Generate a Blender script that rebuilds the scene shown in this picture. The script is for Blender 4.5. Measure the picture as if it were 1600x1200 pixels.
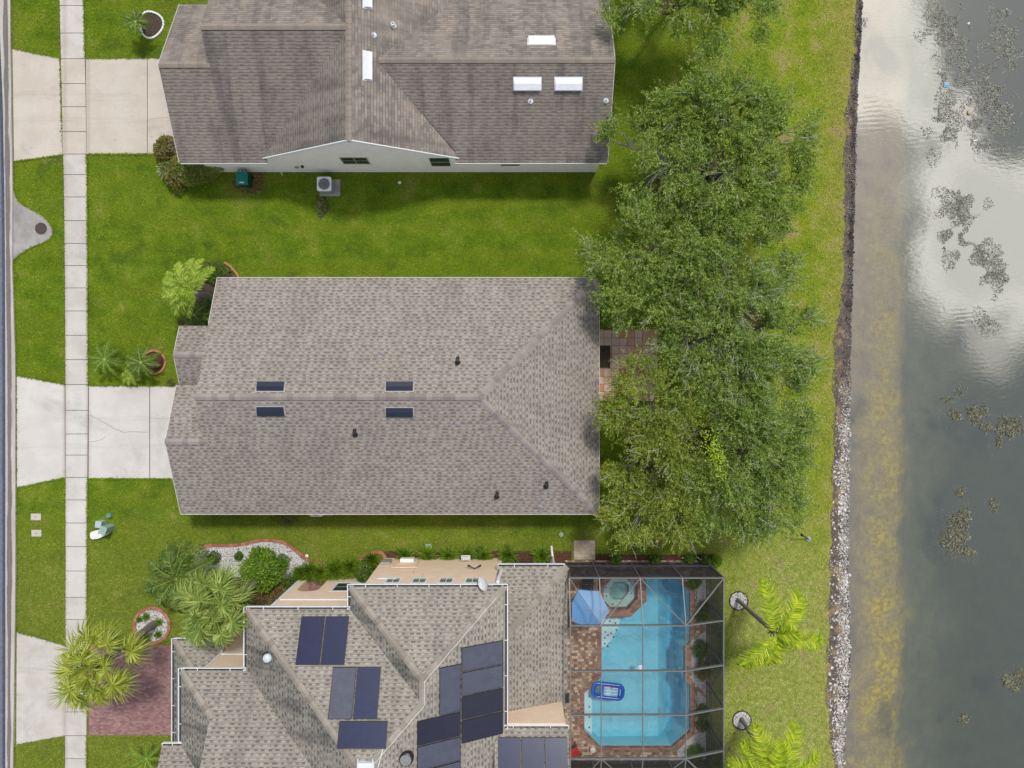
import bpy, bmesh, math, random
import numpy as np
from mathutils import Vector, geometry
random.seed(7); np.random.seed(7)
for o in list(bpy.data.objects): bpy.data.objects.remove(o)
SC = bpy.context.scene
COL = SC.collection
R = math.radians
# ------------------------------------------------------------------ camera
H = 42.0                     # height of the drone above the lawn, metres
K = 26.0                     # photo pixels per metre at lawn level
cam = bpy.data.cameras.new('camera'); camo = bpy.data.objects.new('camera', cam); COL.objects.link(camo)
camo.location = (0, 0, H); camo.rotation_euler = (0, 0, 0)
cam.sensor_fit = 'HORIZONTAL'; cam.sensor_width = 36.0; cam.lens = 36.0*H/(1600.0/K)
cam.clip_start = 0.5; cam.clip_end = 5000
SC.camera = camo
# ------------------------------------------------------------------ light
SUN_EL, SUN_AZ = R(62), R(26)          # azimuth clockwise from +Y
sv = Vector((math.sin(SUN_AZ)*math.cos(SUN_EL), math.cos(SUN_AZ)*math.cos(SUN_EL), math.sin(SUN_EL)))
sun = bpy.data.lights.new('sun', 'SUN'); suno = bpy.data.objects.new('sun', sun); COL.objects.link(suno)
sun.energy = 2.1; sun.angle = R(7); sun.color = (1.0, 0.96, 0.9)
suno.rotation_euler = sv.to_track_quat('Z', 'Y').to_euler(); suno.location = (20, 40, 80)
SC.view_settings.view_transform = 'Standard'; SC.view_settings.look = 'None'
SC.view_settings.exposure = 0.22; SC.view_settings.gamma = 1.0
W = bpy.data.worlds.new('World'); SC.world = W; W.use_nodes = True

class NT:
    """tiny node-tree writer"""
    def __init__(s, tree): s.t = tree; s.n = tree.nodes; s.l = tree.links
    def node(s, typ, ins=None, **kw):
        nd = s.n.new(typ)
        for k, v in kw.items(): setattr(nd, k, v)
        if ins:
            for k, v in ins.items():
                if isinstance(v, bpy.types.NodeSocket): s.l.new(v, nd.inputs[k])
                else:
                    sock = nd.inputs[k]
                    if sock.type == 'RGBA' and not hasattr(v, '__len__'): v = (v, v, v, 1)
                    if sock.type == 'RGBA' and len(v) == 3: v = (*v, 1)
                    sock.default_value = v
        return nd
    def math(s, op, a, b=0.0, c=0.0, clamp=False):
        return s.node('ShaderNodeMath', {0: a, 1: b, 2: c}, operation=op, use_clamp=clamp).outputs[0]
    def noise(s, vec, scale, detail=3, rough=.55, dist=0.0):
        return s.node('ShaderNodeTexNoise', {'Vector': vec, 'Scale': scale, 'Detail': detail, 'Roughness': rough, 'Distortion': dist}).outputs[0]
    def ramp(s, fac, stops, interp='LINEAR'):
        nd = s.node('ShaderNodeValToRGB', {0: fac}); cr = nd.color_ramp; cr.interpolation = interp
        while len(cr.elements) < len(stops): cr.elements.new(.5)
        for e, (p, c) in zip(cr.elements, stops):
            if not hasattr(c, '__len__'): c = (c, c, c)
            e.position = p; e.color = (*c, 1)
        return nd.outputs[0]
    def mix(s, fac, a, b, blend='MIX'):
        nd = s.node('ShaderNodeMix', data_type='RGBA', blend_type=blend)
        for k, v in ((0, fac), (6, a), (7, b)):
            if isinstance(v, bpy.types.NodeSocket): s.l.new(v, nd.inputs[k])
            else:
                if k and not hasattr(v, '__len__'): v = (v, v, v)
                nd.inputs[k].default_value = v if not k else (*v[:3], 1)
        return nd.outputs[2]
    def pos(s): return s.node('ShaderNodeNewGeometry').outputs['Position']
    def rnd(s): return s.node('ShaderNodeNewGeometry').outputs['Random Per Island']
    def vmul(s, v, m): return s.node('ShaderNodeVectorMath', {0: v, 1: m}, operation='MULTIPLY').outputs[0]
    def sep(s, v): return s.node('ShaderNodeSeparateXYZ', {0: v}).outputs
    def step(s, v, a, b):      # 0 at a, 1 at b, smooth
        return s.node('ShaderNodeMapRange', {0: v, 1: a, 2: b, 3: 0.0, 4: 1.0}, interpolation_type='SMOOTHSTEP').outputs[0]

w = NT(W.node_tree); w.n.clear()
sky = w.node('ShaderNodeTexSky', sky_type='NISHITA', sun_disc=False, sun_elevation=SUN_EL, sun_rotation=SUN_AZ)
d = w.node('ShaderNodeTexCoord').outputs['Generated']
dx, dy, dz = w.sep(d)[0:3]
dzc = w.math('MAXIMUM', dz, 0.12)
u = w.math('DIVIDE', dx, dzc); v_ = w.math('DIVIDE', dy, dzc)
uv = w.node('ShaderNodeCombineXYZ', {0: u, 1: v_, 2: 0.3}).outputs[0]
n1 = w.noise(uv, 2.6, 7, .58, .35)
n2 = w.noise(uv, 1.1, 3, .5)
cover = w.math('ADD', w.math('ADD', w.math('MULTIPLY', n1, 1.25), -.16), w.math('MULTIPLY', n2, .25))
wu = w.math('ADD', u, w.math('MULTIPLY', w.math('SUBTRACT', w.noise(uv, 3.4, 5, .6), .5), .42)); uv2 = w.node('ShaderNodeVectorMath', {0: uv, 1: (3.1, 7.7, 1.3)}, operation='ADD').outputs[0]
wv = w.math('ADD', v_, w.math('MULTIPLY', w.math('SUBTRACT', w.noise(uv2, 3.4, 5, .6), .5), .42))
def puff(cx, cy, r, amp):        # one big cloud (or a gap) at a place in the sky
    dd = w.math('SQRT', w.math('ADD', w.math('POWER', w.math('SUBTRACT', wu, cx), 2.0), w.math('POWER', w.math('SUBTRACT', wv, cy), 2.0)))
    return w.math('MULTIPLY', w.math('SUBTRACT', 1.0, w.step(dd, r*.1, r*1.1)), amp)
for cx, cy, r_, am in ((.51, .50, .22, .5), (.69, .20, .20, .5), (.60, .40, .08, .2), (.60, .38, .10, .15), (.745, .47, .19, -.75), (.60, -.2, .42, -.34), (.64, -.62, .4, -.30), (.52, .12, .1, -.1)):
    cover = w.math('ADD', cover, puff(cx, cy, r_, am))
cm = w.math('MULTIPLY', w.step(cover, .44, .95), w.step(dz, .08, .34))
bg1 = w.node('ShaderNodeBackground', {0: sky.outputs[0], 1: .085})
ccol = w.ramp(cover, [(.45, (.36, .36, .36)), (.62, (.64, .61, .575)), (.80, (.98, .955, .92)), (1.02, (.70, .69, .68))])
bg2 = w.node('ShaderNodeBackground', {0: ccol, 1: 2.15})
ms = w.node('ShaderNodeMixShader', {0: cm, 1: bg1.outputs[0], 2: bg2.outputs[0]})
wo = w.node('ShaderNodeOutputWorld', {0: ms.outputs[0]})

# ------------------------------------------------------------------ geometry helpers
def P(px, py, z=0.0):
    """ground/height point seen at a photo pixel"""
    s = K*H/(H-z)
    return ((px-800)/s, (600-py)/s, z)
def P2(px, py, z=0.0): return P(px, py, z)[:2]
def onplane(px, py, f):
    z = 3.0
    for _ in range(40):
        x, y, _z = P(px, py, z); z = f(x, y)
    return (x, y, z)

class MB:
    def __init__(s): s.v = []; s.f = []; s.m = []
    def add(s, vs, fs, m=0):
        b = len(s.v); s.v += [tuple(p) for p in vs]; s.f += [[i+b for i in f] for f in fs]; s.m += [m]*len(fs); return s
    def box(s, x0, x1, y0, y1, z0, z1, m=0):
        v = [(x, y, z) for z in (z0, z1) for y in (y0, y1) for x in (x0, x1)]
        return s.add(v, [[0,2,3,1],[4,5,7,6],[0,1,5,4],[2,6,7,3],[0,4,6,2],[1,3,7,5]], m)
    def poly(s, pts, m=0): return s.add(pts, [list(range(len(pts)))], m)
    def prism(s, pts, z0, z1, m=0, mtop=None):
        n = len(pts)
        a = sum(pts[i][0]*pts[(i+1)%n][1]-pts[(i+1)%n][0]*pts[i][1] for i in range(n))
        if a < 0: pts = pts[::-1]
        v = [(p[0], p[1], z0) for p in pts]+[(p[0], p[1], z1) for p in pts]
        s.add(v, [[i, (i+1)%n, n+(i+1)%n, n+i] for i in range(n)]+[list(range(n))[::-1]], m)
        s.add(v[n:], [list(range(n))], m if mtop is None else mtop); return s
    def slab(s, pts, th=.13, m=0):
        n = len(pts); a = sum(pts[i][0]*pts[(i+1)%n][1]-pts[(i+1)%n][0]*pts[i][1] for i in range(n))
        if a < 0: pts = pts[::-1]
        s.add(pts, [list(range(n))], m)
        lo = [(p[0], p[1], p[2]-th) for p in pts]
        s.add(list(pts)+lo, [[(i+1)%n, i, n+i, n+(i+1)%n] for i in range(n)]+[[n+i for i in range(n)][::-1]], m); return s
    def tube(s, pts, rad, n=8, m=0, cap=True):
        pts = [Vector(p) for p in pts]
        if not hasattr(rad, '__len__'): rad = [rad]*len(pts)
        vs = []; up = Vector((.13, .31, .94))
        for i, p in enumerate(pts):
            t = (pts[min(i+1, len(pts)-1)]-pts[max(i-1, 0)]).normalized()
            a = t.cross(up)
            if a.length < .05: a = t.cross(Vector((1, 0, 0)))
            a.normalize(); b = t.cross(a)
            for k in range(n):
                g = 2*math.pi*k/n; vs.append(p+a*math.cos(g)*rad[i]+b*math.sin(g)*rad[i])
        fs = [[i*n+k, (i+1)*n+k, (i+1)*n+(k+1)%n, i*n+(k+1)%n] for i in range(len(pts)-1) for k in range(n)]
        if cap: fs += [list(range(n)), [(len(pts)-1)*n+k for k in range(n)][::-1]]
        return s.add(vs, fs, m)
    def lathe(s, prof, c, n=20, m=0):
        vs = []
        for r, z in prof:
            for k in range(n):
                g = 2*math.pi*k/n; vs.append((c[0]+r*math.cos(g), c[1]+r*math.sin(g), c[2]+z))
        fs = [[i*n+k, i*n+(k+1)%n, (i+1)*n+(k+1)%n, (i+1)*n+k] for i in range(len(prof)-1) for k in range(n)]
        fs += [list(range(n))[::-1], [(len(prof)-1)*n+k for k in range(n)]]
        return s.add(vs, fs, m)
    def bar(s, p, q, wd, ht, m=0):
        """rectangular bar between two points, ht vertical, wd sideways (top at the points)"""
        p = Vector(p); q = Vector(q); t = (q-p).normalized()
        a = t.cross(Vector((0, 0, 1)))
        if a.length < 1e-3: a = Vector((1, 0, 0))
        a.normalize(); b = a.cross(t).normalized()
        a *= wd/2
        v = []
        for c in (p, q): v += [c+a, c-a, c-a-b*ht, c+a-b*ht]
        return s.add(v, [[0,1,2,3],[7,6,5,4],[0,4,5,1],[1,5,6,2],[2,6,7,3],[3,7,4,0]], m)
    def build(s, name, mats, parent=None, org=None, smooth=False, bevel=0):
        if org is None: org = tuple(parent['_o']) if parent is not None else (0, 0, 0)
        V = np.array(s.v, float)-np.array(org)
        me = bpy.data.meshes.new(name); me.from_pydata(V.tolist(), [], s.f)
        if not isinstance(mats, (list, tuple)): mats = [mats]
        for mt in mats: me.materials.append(mt)
        if len(mats) > 1: me.polygons.foreach_set('material_index', s.m)
        uvl = me.uv_layers.new(name='UVMap'); A = np.array(s.v, float)
        for p in me.polygons:
            n = p.normal
            if n.z < 0: n = -n
            uu = Vector((0, 0, 1)).cross(n)
            if uu.length < 1e-3: uu = Vector((1, 0, 0))
            uu.normalize(); vv = n.cross(uu)
            for li in p.loop_indices:
                q = Vector(A[me.loops[li].vertex_index]); uvl.data[li].uv = (q.dot(uu), q.dot(vv))
        if smooth:
            for p in me.polygons: p.use_smooth = True
        return link(name, me, parent, org, bevel)
def link(name, me, parent, org, bevel=0):
    o = bpy.data.objects.new(name, me); COL.objects.link(o)
    if parent is not None: o.parent = parent
    else: o.location = org
    o['_o'] = list(org)
    if bevel:
        md = o.modifiers.new('bevel', 'BEVEL'); md.width = bevel; md.segments = 2; md.limit_method = 'ANGLE'
    return o
def npmesh(name, V, nper, mat, parent=None, org=None, smooth=False):
    """V: (faces*nper,3) separate faces of nper corners each"""
    if org is None: org = tuple(parent['_o']) if parent is not None else (0, 0, 0)
    V = (np.asarray(V).reshape(-1, 3)-np.array(org)).astype(np.float32); nv = len(V); nf = nv//nper
    me = bpy.data.meshes.new(name); me.vertices.add(nv); me.loops.add(nv); me.polygons.add(nf)
    me.vertices.foreach_set('co', V.ravel()); me.loops.foreach_set('vertex_index', np.arange(nv, dtype=np.int32))
    me.polygons.foreach_set('loop_start', np.arange(0, nv, nper, dtype=np.int32))
    me.polygons.foreach_set('loop_total', np.full(nf, nper, dtype=np.int32))
    me.update(calc_edges=True); me.materials.append(mat)
    return link(name, me, parent, org)
def thing(name, label, cat, loc, group=None):
    o = bpy.data.objects.new(name, None); COL.objects.link(o); o.location = loc; o['_o'] = list(loc)
    o.empty_display_size = .3
    return tag(o, label, cat, group)
def tag(o, label, cat, group=None):
    o['label'] = label; o['category'] = cat
    if group: o['group'] = group
    return o
def struct(o): o['kind'] = 'structure'; return o
def stuff(o, label=None, cat=None):
    o['kind'] = 'stuff'
    if label: o['label'] = label; o['category'] = cat
    return o
def copy_tree(o, parent=None):
    c = o.copy(); COL.objects.link(c)
    if parent is not None: c.parent = parent
    for ch in list(o.children): copy_tree(ch, c)
    return c

# ------------------------------------------------------------------ materials
def newmat(name):
    m = bpy.data.materials.new(name); m.use_nodes = True
    t = NT(m.node_tree); b = t.n['Principled BSDF']
    return m, t, b
def setc(t, b, col, rough=.8, spec=.3, metal=0.0, bump=None, dist=.02, strength=.6):
    if isinstance(col, bpy.types.NodeSocket): t.l.new(col, b.inputs['Base Color'])
    else: b.inputs['Base Color'].default_value = (*col, 1)
    if isinstance(rough, bpy.types.NodeSocket): t.l.new(rough, b.inputs['Roughness'])
    else: b.inputs['Roughness'].default_value = rough
    b.inputs['Specular IOR Level'].default_value = spec; b.inputs['Metallic'].default_value = metal
    if bump is not None:
        bn = t.node('ShaderNodeBump', {'Height': bump, 'Distance': dist, 'Strength': strength}); t.l.new(bn.outputs[0], b.inputs['Normal'])
def plain(name, col, rough=.6, spec=.4, metal=0., var=.12, scale=6.0, bump=0.0):
    """one paint/plastic colour with slight uneven weathering"""
    m, t, b = newmat(name); p = t.pos()
    n = t.noise(p, scale, 4); n2 = t.noise(p, scale*9, 2)
    f = t.math('ADD', t.math('MULTIPLY', n, .7), t.math('MULTIPLY', n2, .3))
    c = t.ramp(f, [(.3, [x*(1-var) for x in col]), (.7, [min(1, x*(1+var*.6)) for x in col])])
    setc(t, b, c, rough, spec, metal, n2 if bump else None, bump or .01); return m
def concrete(name, a, bcol, dirt=.35, grain=.1):
    m, t, b = newmat(name); p = t.pos()
    n = t.noise(p, .7, 5, .6); n2 = t.noise(p, 7, 4, .6); n3 = t.noise(p, 38, 2)
    br = t.noise(t.vmul(p, (.9, 14, 1)), 1.6, 3)
    c = t.mix(t.step(n, .35, .65), a, bcol)
    c = t.mix(t.math('MULTIPLY', t.step(n2, .52, .8), dirt), c, [x*.72 for x in a])
    c = t.mix(t.math('MULTIPLY', t.step(br, .45, .72), .22), c, [x*.8 for x in a])
    c = t.mix(1.0, c, t.ramp(n3, [(.25, 1-grain), (.75, 1+grain*.0)]), 'MULTIPLY')
    tl = t.sep(p)[1]      # faint tyre tracks on the drives and a few oil spots
    for yc in (15.85, 17.45, -2.1, -3.75, -17.2, -18.8):
        dd = t.math('ABSOLUTE', t.math('SUBTRACT', tl, yc)); c = t.mix(t.math('MULTIPLY', t.math('MULTIPLY', t.math('SUBTRACT', 1.0, t.step(dd, .05, .32)), t.step(t.noise(t.vmul(p, (.35, 5, 1)), 1.5, 4), .35, .7)), .2), c, [v*.52 for v in a])
    vo = t.node('ShaderNodeTexVoronoi', {'Vector': p, 'Scale': .9}).outputs['Distance']; c = t.mix(t.math('MULTIPLY', t.math('SUBTRACT', 1.0, t.step(vo, .03, .075)), .35), c, (.2, .18, .16))
    ml = t.noise(p, .42, 6, .7, .5); c = t.mix(t.math('MULTIPLY', t.step(ml, .54, .7), .38), c, [v*.62 for v in a])
    x, y = t.sep(p)[0:2]      # rusty dirt washed out of the joints on either side of the walk
    for xj in (-26.86, -25.46):
        dd = t.math('ABSOLUTE', t.math('SUBTRACT', x, xj)); wd_ = t.math('ADD', .04, t.math('MULTIPLY', t.noise(t.vmul(p, (1, 1.0, 1)), 1.3, 4), .42))
        c = t.mix(t.math('MULTIPLY', t.math('SUBTRACT', 1.0, t.step(dd, 0.0, wd_)), .32), c, (.3, .22, .17))
    setc(t, b, c, .9, .2, 0, n3, .004, .5); return m
def shingle(name, light, mid, dark, bw=.22, rh=.19, line=.5, stain=0.0, staincol=(.1, .1, .1), warm=None, tabs=True):
    m, t, b = newmat(name)
    uvn = t.node('ShaderNodeUVMap').outputs[0]; p = t.pos()
    wob = t.noise(p, 1.7, 2)
    uvw = t.node('ShaderNodeVectorMath', {0: uvn, 1: t.vmul(t.node('ShaderNodeCombineXYZ', {0: 0.0, 1: wob, 2: 0.0}).outputs[0], (1, .05, 1))}, operation='ADD').outputs[0]
    def brick(wd, ht, mort, off):
        nd = t.node('ShaderNodeTexBrick', {'Vector': uvw, 'Color1': (0, 0, 0), 'Color2': (1, 1, 1), 'Mortar': (.5, .5, .5), 'Scale': 1.0,
                    'Mortar Size': mort, 'Mortar Smooth': .3, 'Bias': 0.0, 'Brick Width': wd, 'Row Height': ht})
        nd.offset = off; nd.offset_frequency = 2; return nd
    b1 = brick(bw, rh, 0.0, .37); b2 = brick(bw*1.63, rh, 0.0, .61)
    vy = t.sep(uvw)[1]; fr = t.math('FRACT', t.math('DIVIDE', vy, rh))
    val = t.math('ADD', t.math('MULTIPLY', b1.outputs[0], .7), t.math('MULTIPLY', b2.outputs[0], .3))
    b3 = brick(bw*2.7, rh, 0.0, .23)
    if tabs:      # laminated shingles: cut tabs along the lower half of each course over a plain upper half
        row = t.math('FLOOR', t.math('DIVIDE', vy, rh)); ux = t.sep(uvw)[0]
        ph = t.node('ShaderNodeTexWhiteNoise', {'W': row}, noise_dimensions='1D').outputs[0]
        jit = t.noise(t.node('ShaderNodeCombineXYZ', {0: t.math('MULTIPLY', ux, 1.6), 1: t.math('MULTIPLY', row, 3.7), 2: 0.0}).outputs[0], 1.0, 2)
        sn = t.math('SINE', t.math('ADD', t.math('ADD', t.math('MULTIPLY', ux, 3.1416/bw), t.math('MULTIPLY', ph, 6.28)), t.math('MULTIPLY', jit, 9.0)))
        tv = t.math('ADD', t.math('MULTIPLY', t.step(sn, -.35, .35), .5), t.math('MULTIPLY', b2.outputs[0], .5))
        tab = t.ramp(tv, [(.2, dark), (.48, mid), (.78, light)])
        pl = t.mix(t.math('MULTIPLY', b3.outputs[0], .8), [.5*(a_+b_) for a_, b_ in zip(mid, light)], [.72*a_+.28*b_ for a_, b_ in zip(mid, dark)])
        dm = t.math('SUBTRACT', 1.0, t.step(fr, .42, .58)); c = t.mix(dm, pl, tab)
    else:
        c = t.ramp(val, [(.2, dark), (.45, mid), (.6, mid), (.8, light)])
    # the shadow line under each course: fine rows
    ln = t.math('SUBTRACT', 1.0, t.step(fr, .02, .2))
    c = t.mix(t.math('MULTIPLY', ln, line), c, [x*.45 for x in dark])
    g = t.noise(p, 30, 2); c = t.mix(1.0, c, t.ramp(g, [(.25, .82), (.75, 1.1)]), 'MULTIPLY')
    big = t.noise(p, .35, 4); c = t.mix(1.0, c, t.ramp(big, [(.3, .92), (.7, 1.06)]), 'MULTIPLY')
    if warm: c = t.mix(t.math('MULTIPLY', t.step(t.noise(p, .28, 3), .45, .65), .6), c, warm, 'MIX')
    if stain:
        sv_ = t.node('ShaderNodeVectorMath', {0: uvn, 1: (1.7, .14, 1)}, operation='MULTIPLY').outputs[0]
        s1 = t.noise(sv_, .55, 6, .65, .3); s2 = t.noise(p, .9, 5, .6)
        sm = t.math('MULTIPLY', t.step(t.math('ADD', t.math('MULTIPLY', s1, .7), t.math('MULTIPLY', s2, .3)), .44, .66), stain)
        c = t.mix(sm, c, t.mix(.45, c, staincol))
        c = t.mix(t.math('MULTIPLY', sm, .55), c, staincol)
    h = t.math('ADD', t.math('MULTIPLY', fr, -.6), t.math('MULTIPLY', val, .5))
    setc(t, b, c, .95, .12, 0, h, .012, .7); return m
def brickmat(name, c1, c2, mort, bw, rh, ms=.008, rough=.85, off=.5, rot=0.0, coord='pos', mixc=None):
    m, t, b = newmat(name); p = t.pos() if coord == 'pos' else t.node('ShaderNodeUVMap').outputs[0]
    q = t.node('ShaderNodeMapping', {0: p, 2: (0, 0, rot)}).outputs[0]
    nd = t.node('ShaderNodeTexBrick', {'Vector': q, 'Color1': (0, 0, 0), 'Color2': (1, 1, 1), 'Mortar': (.5, .5, .5), 'Scale': 1.0, 'Mortar Size': ms,
                'Mortar Smooth': .2, 'Bias': 0.0, 'Brick Width': bw, 'Row Height': rh}); nd.offset = off
    c = t.ramp(nd.outputs[0], [(.1, c1), (.5, mixc or [(a+bb)/2 for a, bb in zip(c1, c2)]), (.9, c2)])
    n = t.noise(t.pos(), 9, 4); c = t.mix(1.0, c, t.ramp(n, [(.3, .78), (.7, 1.08)]), 'MULTIPLY')
    n4 = t.noise(t.pos(), .8, 3); c = t.mix(1.0, c, t.ramp(n4, [(.3, .85), (.7, 1.05)]), 'MULTIPLY')
    c = t.mix(nd.outputs[1], c, mort)
    setc(t, b, c, rough, .25, 0, t.math('SUBTRACT', 1.0, nd.outputs[1]), .006, .6); return m
def leafmat(name, dark, mid, light, tip=None, tipamt=.0, trans=.3, nscale=.9):
    m, t, b = newmat(name); t.n.remove(b); p = t.pos()
    r = t.rnd(); n = t.noise(p, nscale, 3); 
    f = t.math('ADD', t.math('MULTIPLY', r, .55), t.math('MULTIPLY', n, .6))
    c = t.ramp(f, [(.2, dark), (.55, mid), (.88, light)])
    if tip: c = t.mix(t.math('MULTIPLY', t.step(t.noise(p, 1.5, 3), .6, .7), tipamt), c, tip)
    df = t.node('ShaderNodeBsdfDiffuse', {0: c}); tr = t.node('ShaderNodeBsdfTranslucent', {0: t.mix(1.0, c, (1.25, 1.3, .55), 'MULTIPLY')})
    gl = t.node('ShaderNodeBsdfGlossy', {0: (.9, .95, .85), 1: .45})
    m1 = t.node('ShaderNodeMixShader', {0: trans, 1: df.outputs[0], 2: tr.outputs[0]})
    m2 = t.node('ShaderNodeMixShader', {0: .022, 1: m1.outputs[0], 2: gl.outputs[0]})
    t.l.new(m2.outputs[0], t.n['Material Output'].inputs[0]); return m
def grassmat(name, blades=False):
    m, t, b = newmat(name); p = t.pos(); x, y, z = t.sep(p)[0:3]
    n0 = t.noise(p, .13, 4, .6); n1 = t.noise(p, .7, 5, .62); n2 = t.noise(p, 3.2, 4, .6); n3 = t.noise(p, 17, 3, .6)
    c = t.ramp(n1, [(.28, (.072, .135, .008)), (.5, (.122, .20, .008)), (.70, (.20, .26, .02))])
    # stripes left by the mower
    st = t.noise(t.vmul(p, (.05, .9, 1)), 1.1, 2); c = t.mix(t.math('MULTIPLY', t.step(st, .44, .58), .5), c, (.165, .215, .012))
    pt = t.noise(p, .28, 5, .65, .4); c = t.mix(t.math('MULTIPLY', t.step(pt, .54, .66), .55), c, (.19, .215, .03)); c = t.mix(t.math('MULTIPLY', t.math('SUBTRACT', 1.0, t.step(pt, .34, .44)), .5), c, (.045, .10, .01))
    # drier, paler turf towards the water and in the south
    e = t.math('ADD', x, t.math('MULTIPLY', t.math('SUBTRACT', n0, .5), 14)); dry = t.step(e, 8.5, 16)
    s_ = t.math('ADD', y, t.math('MULTIPLY', t.math('SUBTRACT', n0, .5), 10)); drs = t.math('SUBTRACT', 1.0, t.step(s_, -13, -5))
    c = t.mix(t.math('MULTIPLY', drs, .5), c, t.ramp(n2, [(.3, (.14, .185, .02)), (.7, (.27, .27, .06))]))
    c = t.mix(t.math('MULTIPLY', dry, .8), c, t.ramp(n1, [(.28, (.16, .26, .012)), (.5, (.27, .33, .025)), (.68, (.42, .36, .13))]))
    both = t.math('MULTIPLY', dry, drs); c = t.mix(t.math('MULTIPLY', both, .85), c, t.ramp(n2, [(.32, (.21, .28, .045)), (.5, (.31, .345, .08)), (.7, (.45, .42, .17))]))
    edge = t.step(t.math('ADD', x, t.math('MULTIPLY', t.math('SUBTRACT', n2, .5), 3)), 17.6, 20.4)
    c = t.mix(t.math('MULTIPLY', edge, .6), c, t.ramp(n2, [(.3, (.26, .26, .025)), (.7, (.42, .34, .13))]))
    bald = t.math('MULTIPLY', t.step(t.math('ADD', n1, t.math('MULTIPLY', t.math('SUBTRACT', n2, .5), .35)), .61, .72), t.math('ADD', .25, t.math('MULTIPLY', dry, .65)))
    c = t.mix(bald, c, (.33, .25, .13))
    if blades:
        r = t.rnd(); c = t.mix(1.0, c, t.ramp(r, [(0, .7), (.5, 1.0), (1, 1.45)]), 'MULTIPLY')
        setc(t, b, c, .7, .2)
        b.inputs['Transmission Weight'].default_value = 0
    else:
        c = t.mix(1.0, c, t.ramp(n3, [(.25, .55), (.5, .85), (.75, 1.25)]), 'MULTIPLY')
        setc(t, b, c, .95, .1, 0, t.math('ADD', n3, n2), .05, .8)
    return m

M_grass = grassmat('turf'); M_blade = grassmat('turf_blades', True)
M_conc = concrete('concrete_pale', (.60, .57, .525), (.66, .63, .59), .25)
M_conc2 = concrete('concrete_walk', (.53, .49, .445), (.61, .58, .535), .4)
M_conc3 = concrete('concrete_warm', (.545, .485, .41), (.605, .545, .47), .35)
M_conc4 = concrete('concrete_grey', (.30, .28, .26), (.42, .40, .38), .5)
M_joint = plain('joint_dirt', (.13, .09, .065), .95, .1, var=.4, scale=3)
M_crack = plain('crack_dark', (.37, .34, .31), .95, .1, var=.4, scale=9)
M_dirt = plain('dry_earth', (.22, .12, .06), .95, .1, var=.5, scale=5)
M_asph = plain('asphalt', (.075, .085, .12), .85, .25, var=.35, scale=4, bump=.01)
M_asph2 = plain('asphalt_edge', (.16, .175, .22), .85, .25, var=.3, scale=4, bump=.01)
M_white = plain('white_paint', (.78, .78, .78), .45, .4, var=.07)
M_whitem = plain('white_metal', (.74, .76, .79), .35, .5, var=.1)
M_dgrey = plain('dark_metal', (.045, .047, .052), .45, .4, var=.3)
M_black = plain('black_plastic', (.018, .018, .02), .4, .4, var=.2)
M_grey = plain('grey_metal', (.3, .31, .32), .45, .4, var=.15)
M_cream = plain('cream_stucco', (.92, .86, .825), .9, .15, var=.08, scale=2, bump=.006)
M_peach = plain('peach_stucco', (.86, .66, .485), .9, .15, var=.1, scale=1.6, bump=.006)
M_tan = plain('tan_stucco', (.5, .43, .36), .9, .15, var=.1, scale=2)
M_glass = plain('window_glass', (.03, .045, .05), .08, .6, var=.3)
M_gglass = plain('green_glass', (.05, .1, .075), .1, .6, var=.4)
M_fasc = plain('fascia', (.6, .58, .54), .6, .3, var=.1)
M_sh1 = shingle('shingle_taupe', (.40, .36, .318), (.29, .252, .222), (.185, .155, .135), .2, .19, .5, stain=.22, staincol=(.13, .12, .12))
M_sh2 = shingle('shingle_old', (.33, .29, .25), (.28, .243, .21), (.215, .185, .16), .3, .165, 1.0, stain=.72, staincol=(.08, .077, .08), warm=(.335, .285, .235), tabs=False)
M_sh2s = shingle('shingle_old_mildewed_shaded', (.29, .255, .22), (.245, .213, .185), (.185, .16, .14), .3, .165, 1.0, stain=.72, staincol=(.065, .062, .066))  # south and west slopes: mildew, with slope shade in darker base colours
M_sh3 = shingle('shingle_weathered', (.41, .375, .32), (.315, .285, .24), (.17, .155, .135), .19, .195, .5, stain=.3, staincol=(.1, .1, .095))
M_sh3w = shingle('shingle_mildewed_shaded', (.34, .315, .27), (.26, .24, .205), (.13, .12, .105), .19, .195, .5, stain=1.0, staincol=(.055, .056, .055))  # west slopes: mildew, plus their shade painted as darker tones
def capmat(name, a, bb):
    m, t, b = newmat(name); c = t.ramp(t.rnd(), [(0, a), (1, bb)]); n = t.noise(t.pos(), 25, 2)
    setc(t, b, t.mix(1.0, c, t.ramp(n, [(.3, .85), (.7, 1.1)]), 'MULTIPLY'), .95, .1); return m
M_cap1 = capmat('ridge_shingle_taupe', (.23, .195, .18), (.34, .30, .28)); M_cap2 = capmat('ridge_shingle_old', (.245, .21, .172), (.30, .255, .21))
M_cap3 = capmat('ridge_shingle_weathered', (.24, .21, .175), (.36, .32, .27))
M_redpav = brickmat('red_driveway_pavers', (.27, .13, .125), (.38, .235, .22), (.2, .13, .13), .22, .11, .006, mixc=(.32, .18, .17))
M_pavtan = brickmat('pool_deck_pavers', (.26, .15, .1), (.62, .48, .36), (.2, .15, .12), .21, .17, .008, off=.4, mixc=(.37, .255, .185))
M_pavstep = brickmat('tan_step_pavers', (.46, .36, .28), (.58, .47, .37), (.3, .24, .2), .3, .2, .008)
M_cop = brickmat('coping_brick', (.24, .125, .09), (.38, .23, .17), (.2, .15, .12), .3, .12, .008)
M_patio = brickmat('patio_tile', (.62, .3, .16), (.78, .56, .47), (.14, .08, .06), .46, .46, .012, off=0.0, mixc=(.76, .53, .45))
M_edge = brickmat('red_edging', (.34, .13, .08), (.46, .22, .14), (.22, .12, .09), .25, .25, .006)
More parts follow.
